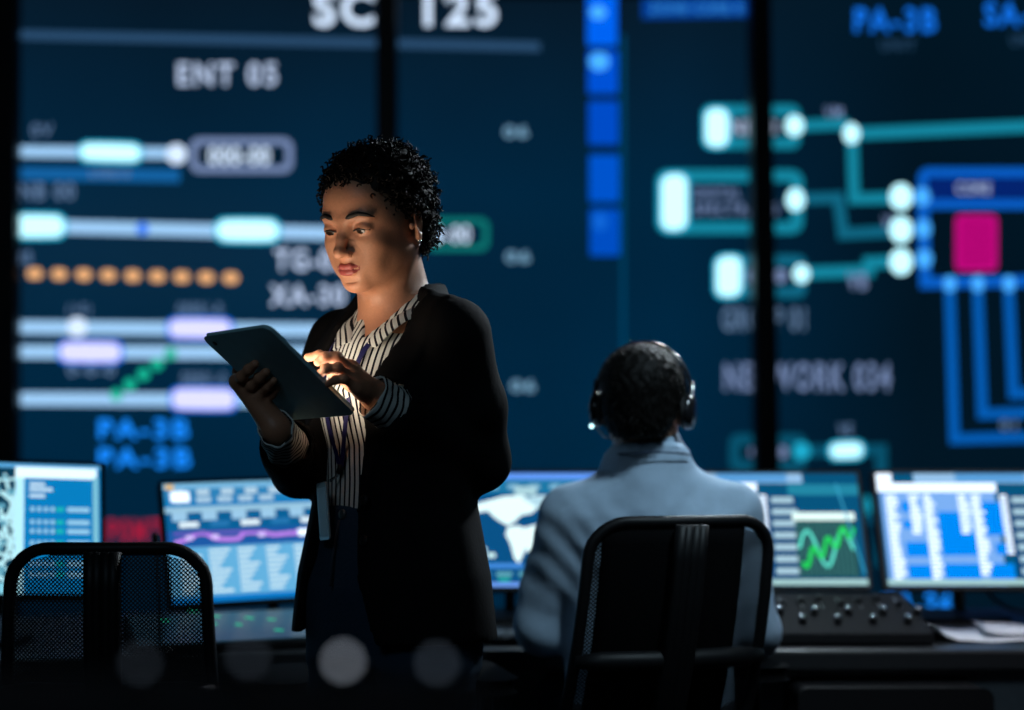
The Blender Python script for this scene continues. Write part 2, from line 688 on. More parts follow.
# the wiring diagram
mb = W()
mb.ring(702, 105, 800, 149, 9, 11, g_teal).bar(704, 128, 729, 128, 40, g_cyan, .008, 9).text('NE-00', 732, 120, 776, 135, g_txt, .03)
mb.path([(798, 126), (842, 124), (852, 132)], 11, g_teal).path([(851, 134), (1180, 120)], 12, g_teal)
mb.path([(852, 134), (854, 199), (902, 198)], 11, g_teal)
mb.dot(794, 126, 9, 10, g_cyan).dot(851, 134, 8, 10, g_cyan)
mb.text('VM', 824, 107, 842, 118, g_grey, .05)
mb.fin('wiring_diagram')
mb = W()
mb.ring(656, 170, 803, 234, 12, 12, g_teal).bar(660, 203, 688, 202, 58, g_cyan, .008, 10).text('DIGITAL', 694, 188, 740, 199, g_grey, .04).text('SPECTRA-00', 694, 204, 778, 215, g_grey, .04)
mb.path([(798, 199), (838, 198), (843, 234), (900, 231)], 11, g_teal2).dot(795, 200, 9, 11, g_cyan)
mb.text('VI', 882, 216, 893, 229, g_grey, .05)
mb.fin('wiring_diagram')
mb = W()
mb.ring(713, 255, 806, 298, 9, 11, g_teal2).bar(715, 277, 742, 276, 42, g_cyan, .008, 9).dot(751, 276, 6, 7, g_grey).dot(780, 276, 6, 7, g_grey)
mb.path([(802, 273), (868, 271), (869, 263), (902, 261)], 12, g_teal).dot(801, 274, 8, 9, g_cyan)
mb.text('VB', 847, 273, 867, 290, g_grey, .07)
for q, yy in enumerate((197, 230, 262)):
    mb.dot(900.5, yy, 11, 13, g_cyan)
mb.fin('wiring_diagram')
mb = W()
mb.ring(918, 168, 1160, 209, 10, 9, g_box).bar(928, 189, 1150, 186, 23, g_boxd, .003).text('CORE', 956, 183, 990, 194, g_txt, .01)
mb.path([(923, 205), (925, 283), (1160, 279)], 11, g_box)
for q, yy in enumerate((197, 229, 259)):
    mb.dot(921.5 + q, yy, 8, 9, g_dot)
for a, b in ((949, 439), (977, 414), (1008, 394)):
    mb.path([(a, 284), (a + 5, b), (1160, b - 5)], 10, glow((5, 92, 180)), .006).dot(a, 284, 6, 8, g_dot, .012)
mb.text('01', 1000, 420, 1016, 430, g_dim, .04)
mb.fin('wiring_diagram')
mb = W()
mb.bar(955, 243, 997, 243, 56, g_mag, None, 6)
for i in range(8):
    mb.bar(959, 222 + i * 6, 993, 221.6 + i * 6, 2, g_magl, .008)
mb.fin('magenta_data_block')
W().text('GROUP 01', 722, 307, 805, 331, glow((95, 122, 155)), .06).fin('caption_text')
W().text('NETWORK 034', 724, 363, 890, 391, g_grey, .05).fin('caption_text')
mb = W()
mb.ring(729, 434, 806, 471, 9, 11, glow((8, 78, 104))).bar(741, 452, 748, 452, 10, g_dark, .008).dot(755, 452, 6, 6, g_grey).dot(782, 452, 5, 6, g_grey)
mb.path([(802, 451), (881, 450), (882, 560)], 12, glow((8, 78, 104))).dot(801, 451, 9, 9, glow((30, 170, 205))).bar(829, 451, 863, 450, 17, g_cyan, .008, 7)
mb.text('VE', 838, 424, 852, 436, g_dim, .03)
mb.fin('wiring_diagram')
W().text('PA-34', 884, 592, 950, 620, g_pa, .06).fin('caption_text')
W().bar(620, 520, 1160, 516, 12, glow((6, 60, 85))).dot(866, 505, 6, 9, g_teal).fin('track_line')
W().text('NODE 02', 330, 470, 440, 492, g_dim, .05).fin('caption_text')

# dark posts standing in front of the display
for k, (a, b, c, d) in enumerate(((-12, 15.5, -12, 15.5), (376, 396, 376, 396), (751, 771, 757, 780))):
    dd = 5.75
    t0, t1 = px(a, 0, dd), px(b, 0, dd)
    b0, b1 = px(c, HY, dd), px(d, HY, dd)
    # extend straight from z=0 to the ceiling
    zt, zb = t0.z, b0.z

    def xx(pt, pb, z):
        return pb.x + (pt.x - pb.x) * (z - zb) / (zt - zb)
    vs = []
    for z in (0, ZC):
        xl, xr = xx(t0, b0, z), xx(t1, b1, z)
        vs += [(xl, dd, z), (xr, dd, z), (xr, dd + .12, z), (xl, dd + .12, z)]
    mb = MB().add(vs, [(0, 3, 2, 1), (4, 5, 6, 7), (0, 1, 5, 4), (1, 2, 6, 5), (2, 3, 7, 6), (3, 0, 4, 7)], M_trim)
    struct(mb.build('trim_%d' % (k + 1), None, .006))
#@@SECTION desk
# ------------------------------------------------------------------ desk
M_top = pmat('black_desk_laminate', (.016, .017, .019), .42, bump=(40, .05))
M_panel = pmat('grey_desk_panel', (.45, .47, .50), .6, bump=(40, .05))
M_blk = pmat('black_plastic', (.007, .007, .008), .5, spec=.25, bump=(80, .05))
M_gry = pmat('grey_metal', (.16, .17, .18), .35, metal=.7)
M_slv = pmat('silver_metal', (.7, .72, .75), .25, metal=1)
DZ = .68
front = [(-1.95, 2.70), (-.42, 3.05), (2.3, 3.05)]
rear = [(2.3, 3.85), (-.58, 3.85), (-2.25, 3.40)]


def prism(mb, poly, z0, z1, mat):
    n = len(poly)
    vs = [(x, y, z0) for x, y in poly] + [(x, y, z1) for x, y in poly]
    fs = [tuple(range(n))[::-1], tuple(range(n, 2 * n))] + [(i, (i + 1) % n, (i + 1) % n + n, i + n) for i in range(n)]
    return mb.add(vs, fs, mat)


desk = tag(empty('control_desk', (0, 3.3, 0)), 'long black angled control desk carrying the row of monitors', 'desk')
DI = desk.location


def dbuild(mb, name, parent, **k):
    """build geometry given in world coordinates as a child of an empty"""
    Mi = Matrix.LocRotScale(parent.location, parent.rotation_euler, None).inverted()
    mb.v = [tuple(Mi @ Vector(v)) for v in mb.v]
    return mb.build(name, parent, **k)


dbuild(prism(MB(), front + rear, DZ - .045, DZ, M_top), 'worktop', desk, bevel=.006)
dbuild(prism(MB(), [(.40, 3.12), (2.26, 3.12), (2.26, 3.15), (.40, 3.15)], .06, DZ - .045, M_panel), 'front_panel', desk, bevel=.003)
dbuild(prism(MB(), [(-1.9, 2.80), (-.42, 3.14), (-.42, 3.17), (-1.9, 2.83)], .06, DZ - .045, M_top), 'front_panel', desk, bevel=.003)
for (x, y) in ((-1.95, 3.05), (-.5, 3.5), (.38, 3.5), (2.2, 3.5)):
    dbuild(MB().box((x - .02, y - .28, 0), (x + .02, y + .3, DZ - .045), M_top), 'side_leg', desk, bevel=.003)

ped = tag(empty('drawer_pedestal', (.80, 2.96, 0)), 'low black drawer unit standing against the grey desk front on the right', 'cabinet')
mb = MB().rbox(0, .31, .40, .60, .02, 0, .15, M_blk)
mb.build('cabinet_body', ped, .004)
for k in range(3):
    d_ = MB().rbox(0, .14 + k * .165, .35, .15, .01, -.012, .0, pmat('drawer_front_grey', (.03, .032, .036), .5)).build('drawer', ped, .002)
    MB().box((-.10, -.020, .185 + k * .165), (.10, -.012, .196 + k * .165), M_gry).build('drawer_handle', d_, .002)

# ------------------------------------------------------------------ monitors
Mw = glow((225, 240, 255), 1.5)


class SCR(MB):
    """flat shapes on a screen; u, v run 0..1 from its top left corner"""

    def __init__(self, w_, h_):
        super().__init__()
        self.w, self.h = w_, h_
        self.o = .0006

    def p(self, u, v, o=None):
        return ((u - .5) * self.w, -(o or self.o), (1 - v) * self.h)

    def r(self, u0, v0, u1, v1, mat):
        self.o += .00002
        return self.add([self.p(u0, v1), self.p(u1, v1), self.p(u1, v0), self.p(u0, v0)], [(0, 1, 2, 3)], mat)

    def line(self, pts, th, mat):
        for (a, b) in zip(pts[:-1], pts[1:]):
            self.o += .00002
            ax, ay, bx, by = a[0] * self.w, a[1] * self.h, b[0] * self.w, b[1] * self.h
            l = math.hypot(bx - ax, by - ay) + 1e-9
            nx, ny = -(by - ay) / l * th / 2 / self.w, (bx - ax) / l * th / 2 / self.h
            self.add([self.p(a[0] - nx, a[1] - ny), self.p(b[0] - nx, b[1] - ny), self.p(b[0] + nx, b[1] + ny), self.p(a[0] + nx, a[1] + ny)], [(0, 1, 2, 3)], mat)
        return self

    def poly(self, pts, mat):
        self.o += .00002
        return self.add([self.p(*q) for q in pts], [tuple(range(len(pts)))], mat)


def scr_table(s):
    a = glow((0, 132, 235), 1.15)
    s.r(0, 0, 1, 1, glow((8, 84, 125)))
    s.r(.17, 0, .75, .09, glow((150, 195, 235)))
    s.r(.36, .0, .68, .08, glow((90, 160, 220)))
    s.r(.68, .10, 1, .20, glow((35, 135, 165)))
    s.r(.01, .12, .53, 1, glow((120, 170, 235), 1.1))
    s.r(.0, .0, .07, .14, Mw)
    s.r(.0, .09, .54, .17, Mw)
    for (x0, x1, y0, y1) in ((.10, .15, .26, .35), (.10, .15, .43, .50), (.10, .20, .62, .75), (.10, .20, .82, .97), (.26, .42, .35, .74), (.26, .42, .81, .97), (.46, .56, .26, .56), (.50, .56, .63, .73), (.46, .57, .81, .97)):
        s.r(x0, y0, x1, y1, a)
    for c, (x, n) in enumerate(((.045, 22), (.15, 10), (.215, 22), (.37, 10), (.43, 20), (.56, 15))):
        for k in range(n):
            y = .20 + k * .036
            dx = rng.uniform(0, .025)
            s.r(x - .012, y, x + .02 + dx, y + .024, Mw)
    # list of bars and the graph window
    s.r(.58, .20, .72, .97, glow((6, 70, 120)))
    for k in range(7):
        s.r(.60, .22 + k * .105, .60 + .10 + (k % 3) * .015, .275 + k * .105, glow((165, 200, 215), 1.1))
    s.r(.69, .36, .97, .43, glow((215, 240, 235), 1.3))
    s.r(.70, .43, .97, .93, glow((30, 72, 78)))
    for k in range(13):
        s.r(.705 + k * .02, .44, .708 + k * .02, .92, glow((75, 140, 140)))
    for k in range(9):
        s.r(.705, .46 + k * .053, .965, .466 + k * .053, glow((75, 140, 140)))
    c1 = [(.71 + t * .24, .68 - .16 * math.sin(t * 9.5)) for t in np.linspace(0, 1, 30)]
    s.line(c1, .007, glow((95, 225, 205), 1.2))
    c2 = [(.72 + t * .24, .80 - .30 * t + .07 * math.sin(t * 22)) for t in np.linspace(0, 1, 30)]
    s.line(c2, .009, glow((30, 205, 85), 1.2))
    s.r(0, .95, 1, 1, glow((160, 200, 200), 1.1))
    s.line([(.9, .1), (.99, .9)], .004, glow((60, 170, 210)))


def scr_chart(s):
    s.r(0, 0, 1, 1, glow((20, 125, 190)))
    s.r(0, 0, 1, .05, glow((120, 185, 225)))
    s.r(0.01, .01, .05, .05, glow((235, 190, 110)))
    s.r(0, .05, 1, .14, glow((45, 130, 185)))
    s.r(0, .20, 1, .25, glow((155, 200, 225)))
    s.r(0, .25, 1, .40, glow((10, 95, 150)))
    s.r(0, .40, 1, .54, glow((30, 90, 165)))
    s.r(.0, .54, 1, .95, glow((95, 170, 215), 1.1))
    s.r(0, .95, 1, 1, glow((10, 120, 200)))
    for k in range(8):
        s.r(.04 + k * .115, .055, .10 + k * .115, .105, glow((185, 215, 235)))
        if k < 5:
            s.r(.05 + k * .10, .12, .12 + k * .10, .17, glow((170, 205, 230)))
    s.r(.03, .07, .12, .16, Mw)
    for k in range(7):
        s.r(.03 + k * .14, .245, .10 + k * .14, .32, glow((150, 195, 225), 1.1))
        s.r(.06 + k * .145, .33, .15 + k * .145, .375, glow((215, 232, 240), 1.2) if k in (0, 2, 4) else glow((40, 120, 180)))
    pts = [(.03, .50), (.10, .47), (.14, .43), (.18, .43), (.22, .48), (.28, .49), (.33, .49), (.36, .44), (.44, .44), (.50, .47), (.62, .46), (.75, .45), (.98, .47)]
    s.line(pts, .010, glow((190, 130, 235), 1.1))
    s.line([(.03, .425), (.45, .43)], .005, glow((120, 90, 200)))
    for k in (.1, .22, .44):
        s.r(k - .015, .445, k + .02, .48, glow((210, 190, 245), 1.2))
    s.r(.62, .43, .74, .49, Mw)
    for c in range(7):
        for k in range(9):
            l = .05 + .05 * ((c * 7 + k * 3) % 4) / 3
            s.r(.05 + c * .135, .565 + k * .042, .05 + c * .135 + l, .588 + k * .042, glow((200, 228, 240), 1.1))


def scr_map(s):
    s.r(0, 0, 1, 1, glow((10, 82, 135)))
    s.r(0, 0, 1, .06, glow((95, 150, 240), 1.1))
    s.r(0, .06, 1, .18, glow((30, 120, 165)))
    for k in range(6):
        s.r(.30 + k * .095, .10, .35 + k * .095, .145, glow((130, 185, 215)))
    s.r(.52, .12, .62, .20, glow((165, 205, 215), 1.1))
    mp = glow((220, 245, 245), 1.25)
    s.poly([(.30, .30), (.38, .26), (.47, .21), (.56, .20), (.60, .25), (.63, .30), (.60, .36), (.55, .38), (.52, .44), (.49, .47), (.46, .44), (.43, .40), (.40, .34), (.34, .36)], mp)
    s.poly([(.49, .48), (.54, .47), (.59, .52), (.60, .60), (.57, .68), (.54, .80), (.52, .76), (.50, .62), (.48, .55)], mp)
    s.poly([(.60, .21), (.66, .20), (.68, .25), (.64, .28)], mp)
    s.poly([(.55, .22), (.72, .20), (.86, .22), (.98, .27), (.95, .36), (.88, .42), (.80, .38), (.72, .40), (.64, .34), (.60, .28)], glow((175, 215, 230), 1.1))
    s.poly([(.54, .50), (.62, .46), (.72, .40), (.84, .46), (.86, .60), (.78, .84), (.66, .84), (.58, .70)], mp)
    s.poly([(.66, .52), (.69, .55), (.68, .62), (.655, .58)], glow((120, 190, 190)))
    for (a, b) in ((.36, .66), (.40, .71), (.33, .56)):
        s.r(a, b, a + .035, b + .04, glow((200, 235, 235), 1.2))
    s.r(0, .80, .56, .84, glow((70, 145, 230)))
    for k in range(9):
        s.r(.04 + k * .10, .875, .11 + k * .10, .91, glow((100, 175, 190)))
        s.r(.05 + k * .10, .925, .10 + k * .10, .955, glow((25, 175, 160) if k % 3 else (140, 190, 205)))
    s.r(0, .965, 1, 1, glow((110, 160, 245), 1.1))


def scr_city(s):
    s.r(0, 0, 1, 1, glow((8, 128, 195)))
    s.r(0, 0, 1, .035, glow((90, 170, 225)))
    s.r(0, .035, .68, 1, glow((10, 60, 85)))
    st = glow((175, 225, 235), 1.2)
    for (a, b, t) in (((0, .08), (.60, .78), .010), ((.1, .04), (.68, .5), .006), ((.05, .9), (.60, .15), .009), ((.2, .98), (.68, .35), .006), ((0, .5), (.68, .42), .014), ((.30, .04), (.44, .98), .008), ((0, .25), (.68, .12), .006), ((.48, .04), (.56, .98), .006), ((.02, .7), (.68, .62), .006), ((.15, .04), (.05, .9), .006), ((.35, .6), (.68, .95), .010), ((.3, .3), (.68, .88), .006), ((.4, .98), (.68, .70), .005)):
        s.line([a, b], t, st)
    for k in range(9):
        s.line([(.30 + .38 * rng.random(), .04 + .88 * rng.random()), (.68, .06 + .86 * k / 9)], .007, st)
    for k in range(110):
        u, v = .03 + .61 * rng.random(), .08 + .85 * rng.random()
        s.r(u, v, u + .015 + .02 * rng.random(), v + .02 + .03 * rng.random(), glow((95, 165, 190)))
    s.r(.665, .03, .70, 1, glow((175, 230, 245), 1.2))
    s.r(0, .92, .68, 1, glow((130, 205, 225), 1.1))
    s.r(.665, .03, .985, .115, glow((215, 240, 245), 1.35))
    s.r(.97, .1, .99, 1, glow((130, 200, 220)))
    lt = glow((150, 205, 235), 1.05)
    for k, v in enumerate((.15, .19, .24)):
        s.r(.72, v, .78 + .03 * (k % 2), v + .028, glow((190, 220, 240), 1.1))
    for v in (.34, .44, .51, .60, .66, .76, .84):
        for q in range(4):
            s.r(.725 + q * .026, v, .740 + q * .026, v + .035, lt)
        s.r(.825, v, .855, v + .035, glow((30, 185, 185)))
        s.r(.868, v, .955, v + .035, lt)


def monitor(pos, yaw, lean, roll, w_, h_, fn, label, neck_dx=0):
    root = tag(empty('monitor', (pos[0], pos[1], DZ)), label, 'monitor', 'monitors in a row along the control desk')
    M = Matrix.Translation((0, 0, pos[2] - DZ)) @ Matrix.Rotation(R(yaw), 4, 'Z') @ Matrix.Rotation(R(-lean), 4, 'X') @ Matrix.Rotation(R(roll), 4, 'Y')
    b = .008
    mb = MB().rbox(0, h_ / 2, w_ + 2 * b, h_ + 2 * b, .006, .0, .022, M_blk, M=M)
    mb.rbox(0, h_ / 2, w_ * .6, h_ * .6, .02, .022, .045, M_blk, M=M)
    mb.build('monitor_casing', root, .002)
    s = SCR(w_, h_)
    fn(s)
    s.v = [tuple(M @ Vector(v)) for v in s.v]
    s.build('screen', root)
    # neck and foot behind the screen
    a = M @ Vector((neck_dx, .045, h_ * .45))
    foot = Vector((a.x, a.y + .03, 0))
    MB().tube([a, (a.x, a.y + .03, a.z - .01), (a.x, a.y + .035, a.z - .04), (foot.x, foot.y + .005, .02)], .014, M_gry).build('monitor_neck', root)
    MB().rbox(0, 0, .22, .16, .03, 0, .012, M_blk, M=Matrix.Translation((foot.x, foot.y, .013)) @ Matrix.Rotation(R(-90), 4, 'X')).build('monitor_foot', root, .003)
    return root


monitor((1.187, 3.45, .779), 0, 24, 0, .55, .295, scr_table, 'monitor farthest right, its blue table cut off by the picture edge', -.06)
monitor((.589, 3.45, .779), 0, 24, 0, .55, .295, scr_table, 'monitor right of the seated man, its green graph window in full view')
monitor((-.005, 3.45, .776), 0, 22, 0, .55, .295, scr_map, 'monitor with white world map between the standing woman and seated man')
monitor((-.545, 3.35, .760), 22, 22, -1.5, .50, .295, scr_chart, 'monitor with purple line chart left of the standing woman')
monitor((-1.165, 3.05, .800), 24, 22, 2.5, .55, .305, scr_city, 'monitor farthest left, with white street map and blue list')

# ------------------------------------------------------------------ things on the desk
mix = tag(empty('mixing_console', (.70, 3.26, DZ)), 'black wedge shaped control console with silver topped knobs on the desk', 'control console')
mx0, mx1 = -.33, .225
mb = MB()
prof = [(-.15, .004), (.15, .004), (.15, .085), (.11, .088), (-.12, .035), (-.15, .028)]
n = len(prof)
mb.add([(mx0, y, z) for y, z in prof] + [(mx1, y, z) for y, z in prof], [tuple(range(n)), tuple(range(2 * n - 1, n - 1, -1))] + [(i, i + n, (i + 1) % n + n, (i + 1) % n) for i in range(n)], M_blk)
mb.mats = [pmat('matte_black_console', (.006, .006, .007), .8, spec=.2)]
mb.build('console_body', mix, .003)
sl = math.atan2(.053, .23)
for row in range(2):
    for k in range(7):
        x = -.285 + k * .078 + row * .037
        y = -.085 + row * .055
        z = .035 + (y + .12) * .053 / .23
        Mx = Matrix.Translation((x, y, z)) @ Matrix.Rotation(sl, 4, 'X')
        kn = MB().lathe([(.0085, 0), (.0085, .010), (.007, .014)], M_blk, M=Mx, n=14).build('knob', mix)
        MB().lathe([(.0066, .0141), (.0060, .0175), (.004, .0185)], M_slv, M=Mx, n=14).build('knob_cap', kn)
for k in range(12):
    x = -.30 + k * .045
    y = .045
    z = .035 + (y + .12) * .053 / .23
    Mx = Matrix.Translation((x, y, z)) @ Matrix.Rotation(sl, 4, 'X')
    f_ = MB().box((-.0015, -.035, 0), (.0015, .035, .0012), M_gry, Mx).build('fader_slot', mix)
    MB().box((-.006, -.006 + .02 * math.sin(k * 2.1), .0012), (.006, .006 + .02 * math.sin(k * 2.1), .012), M_blk, Mx).build('fader_cap', f_, .001)

# glass touch console under the chart monitor
tp = tag(empty('touch_console', (-.57, 3.14, DZ), (0, 0, R(22))), 'sloping glass touch console with green marks below the chart monitor', 'control console')
mb = MB()
prof = [(-.10, .002), (.10, .002), (.10, .062), (-.10, .018)]
mb.add([(-.27, y, z) for y, z in prof] + [(.27, y, z) for y, z in prof], [(0, 1, 2, 3), (7, 6, 5, 4)] + [(i, i + 4, (i + 1) % 4 + 4, (i + 1) % 4) for i in range(4)], M_blk)
mb.build('console_body', tp, .003)
M_glass = pmat('glass_with_reflection_glow', (.02, .03, .035), .22, spec=.8, emis=srgb(18, 40, 52), estr=.9)  # faint emission stands in for the chart monitor reflected in the glass
sl2 = math.atan2(.044, .20)
Mt = Matrix.Translation((0, 0, .0405)) @ Matrix.Rotation(sl2, 4, 'X')
pl = MB().box((-.26, -.093, 0), (.26, .093, .003), M_glass, Mt).build('touch_screen', tp, .001)
gm = glow((40, 215, 160), 1.0)
for (a, b, c) in ((-.16, .05, .02), (-.13, .06, .018), (-.10, .03, .016), (-.03, .04, .02), (.02, .045, .018), (-.10, -.02, .022), (-.04, -.01, .016), (.05, -.02, .02), (.12, .03, .02), (-.2, -.03, .02)):
    MB().box((a, b - .003, .0032), (a + c, b + .003, .0036), gm, Mt @ Matrix.Rotation(R(-25), 4, 'Z')).build('green_indicator', pl)

# keyboards
def keyboard(x, y, rz, label):
    kb = tag(empty('keyboard', (x, y, DZ), (0, 0, R(rz))), label, 'keyboard', 'keyboards on the control desk')
    MB().rbox(0, 0, .40, .13, .01, -.006, .006, M_blk, M=Matrix.Translation((0, 0, .008)) @ Matrix.Rotation(R(-90), 4, 'X')).build('keyboard_case', kb, .002)
    m = MB()
    kc = pmat('grey_keycaps', (.10, .11, .12), .5)
    for r_ in range(5):
        for c in range(15):
            m.box((-.19 + c * .0255, -.054 + r_ * .0225, .014), (-.19 + c * .0255 + .020, -.054 + r_ * .0225 + .018, .021), kc)
    k_ = m.build('keys', kb, .001)
    k_['kind'] = 'stuff'


keyboard(-.05, 3.19, 0, 'black keyboard with grey keys in front of the world map monitor')

# papers at the right
M_paper = pmat('white_paper', (.90, .91, .95), .8)


def sheet(x, y, rz, z, curl, label):
    vs, fs = [], []
    n = 12
    for i in range(n + 1):
        u = i / n
        for v in (0, 1):
            zz = curl * max(0, (.22 - u) / .22) ** 2 + .004 * math.sin(u * 7) ** 2
            vs.append((u * .297 - .15, v * .21 - .105, zz + .0002))
    N = len(vs)
    vs += [(a, b, c + .0012) for a, b, c in vs]
    for i in range(n):
        a = 2 * i
        fs += [(a, a + 1, a + 3, a + 2), (N + a, N + a + 2, N + a + 3, N + a + 1), (a, a + 2, N + a + 2, N + a), (a + 1, N + a + 1, N + a + 3, a + 3)]
    fs += [(0, N, N + 1, 1), (2 * n, 2 * n + 1, N + 2 * n + 1, N + 2 * n)]
    o = MB().add(vs, fs, M_paper, True).build('paper_sheet')
    o.location = (x, y, DZ + z)
    o.rotation_euler = (0, 0, R(rz))
    return tag(o, label, 'paper', 'loose papers on the right end of the desk')


sheet(1.085, 3.27, 3, .0005, .036, 'white paper sheet with its left edge curled up, beside the knob console')
sheet(1.24, 3.30, -8, .008, .008, 'white paper sheet lying on top of the curled sheet at far right')

# cable hanging behind the far right monitor
cb = MB().tube([px(985, 590, 3.62), px(995, 600, 3.6), px(1008, 608, 3.58), px(1026, 613, 3.55), px(1050, 614, 3.5), px(1062, 620, 3.5)], .006, M_gry).build('cable')
tag(cb, 'grey cable looping below the farthest right monitor', 'cable')
gm_ = tag(empty('gooseneck_microphone', (px(176, 600, 2.98).x - .035, 2.985, DZ)), 'thin black gooseneck microphone behind the empty chair', 'microphone')
z0 = 0
MB().lathe([(.035, 0), (.035, .012), (.012, .02)], M_blk, c=(0, 0, .001)).build('microphone_base', gm_)
MB().tube([(0, 0, .015), (-.002, 0, .12), (-.006, 0, .20), (-.008, 0, .225)], .003, M_blk).build('gooseneck', gm_)
MB().tube([(-.008, 0, .222), (-.009, 0, .232), (-.010, 0, .25), (-.011, 0, .256)], [.004, .0075, .0075, .003], M_blk).build('microphone_head', gm_)

# ------------------------------------------------------------------ office chairs
def mesh_mat():
    m = bpy.data.materials.new('black_chair_mesh')
    m.use_nodes = True
    nt = m.node_tree
    L = nt.links.new
    b = nt.nodes['Principled BSDF']
    b.inputs['Base Color'].default_value = (.008, .008, .009, 1)
    b.inputs['Roughness'].default_value = .6
    tc = nt.nodes.new('ShaderNodeTexCoord')
    mp = nt.nodes.new('ShaderNodeMapping')
    mp.inputs['Rotation'].default_value = (0, R(45), 0)
    mp.inputs['Scale'].default_value = (1 / .0052, 1, 1 / .0052)
    L(tc.outputs['Object'], mp.inputs[0])
    sp = nt.nodes.new('ShaderNodeSeparateXYZ')
    L(mp.outputs[0], sp.inputs[0])
    out = []
    for ax in ('X', 'Z'):
        f = nt.nodes.new('ShaderNodeMath')
        f.operation = 'FRACT'
        L(sp.outputs[ax], f.inputs[0])
        g = nt.nodes.new('ShaderNodeMath')
        g.operation = 'GREATER_THAN'
        g.inputs[1].default_value = .54
        L(f.outputs[0], g.inputs[0])
        out.append(g)
    mn = nt.nodes.new('ShaderNodeMath')
    mn.operation = 'MULTIPLY'
    L(out[0].outputs[0], mn.inputs[0])
    L(out[1].outputs[0], mn.inputs[1])
    inv = nt.nodes.new('ShaderNodeMath')
    inv.operation = 'SUBTRACT'
    inv.inputs[0].default_value = 1
    L(mn.outputs[0], inv.inputs[1])
    L(inv.outputs[0], b.inputs['Alpha'])
    return m


M_mesh = mesh_mat()
M_fab = pmat('black_seat_fabric', (.0025, .0025, .003), .95, spec=.08, bump=(200, .3))


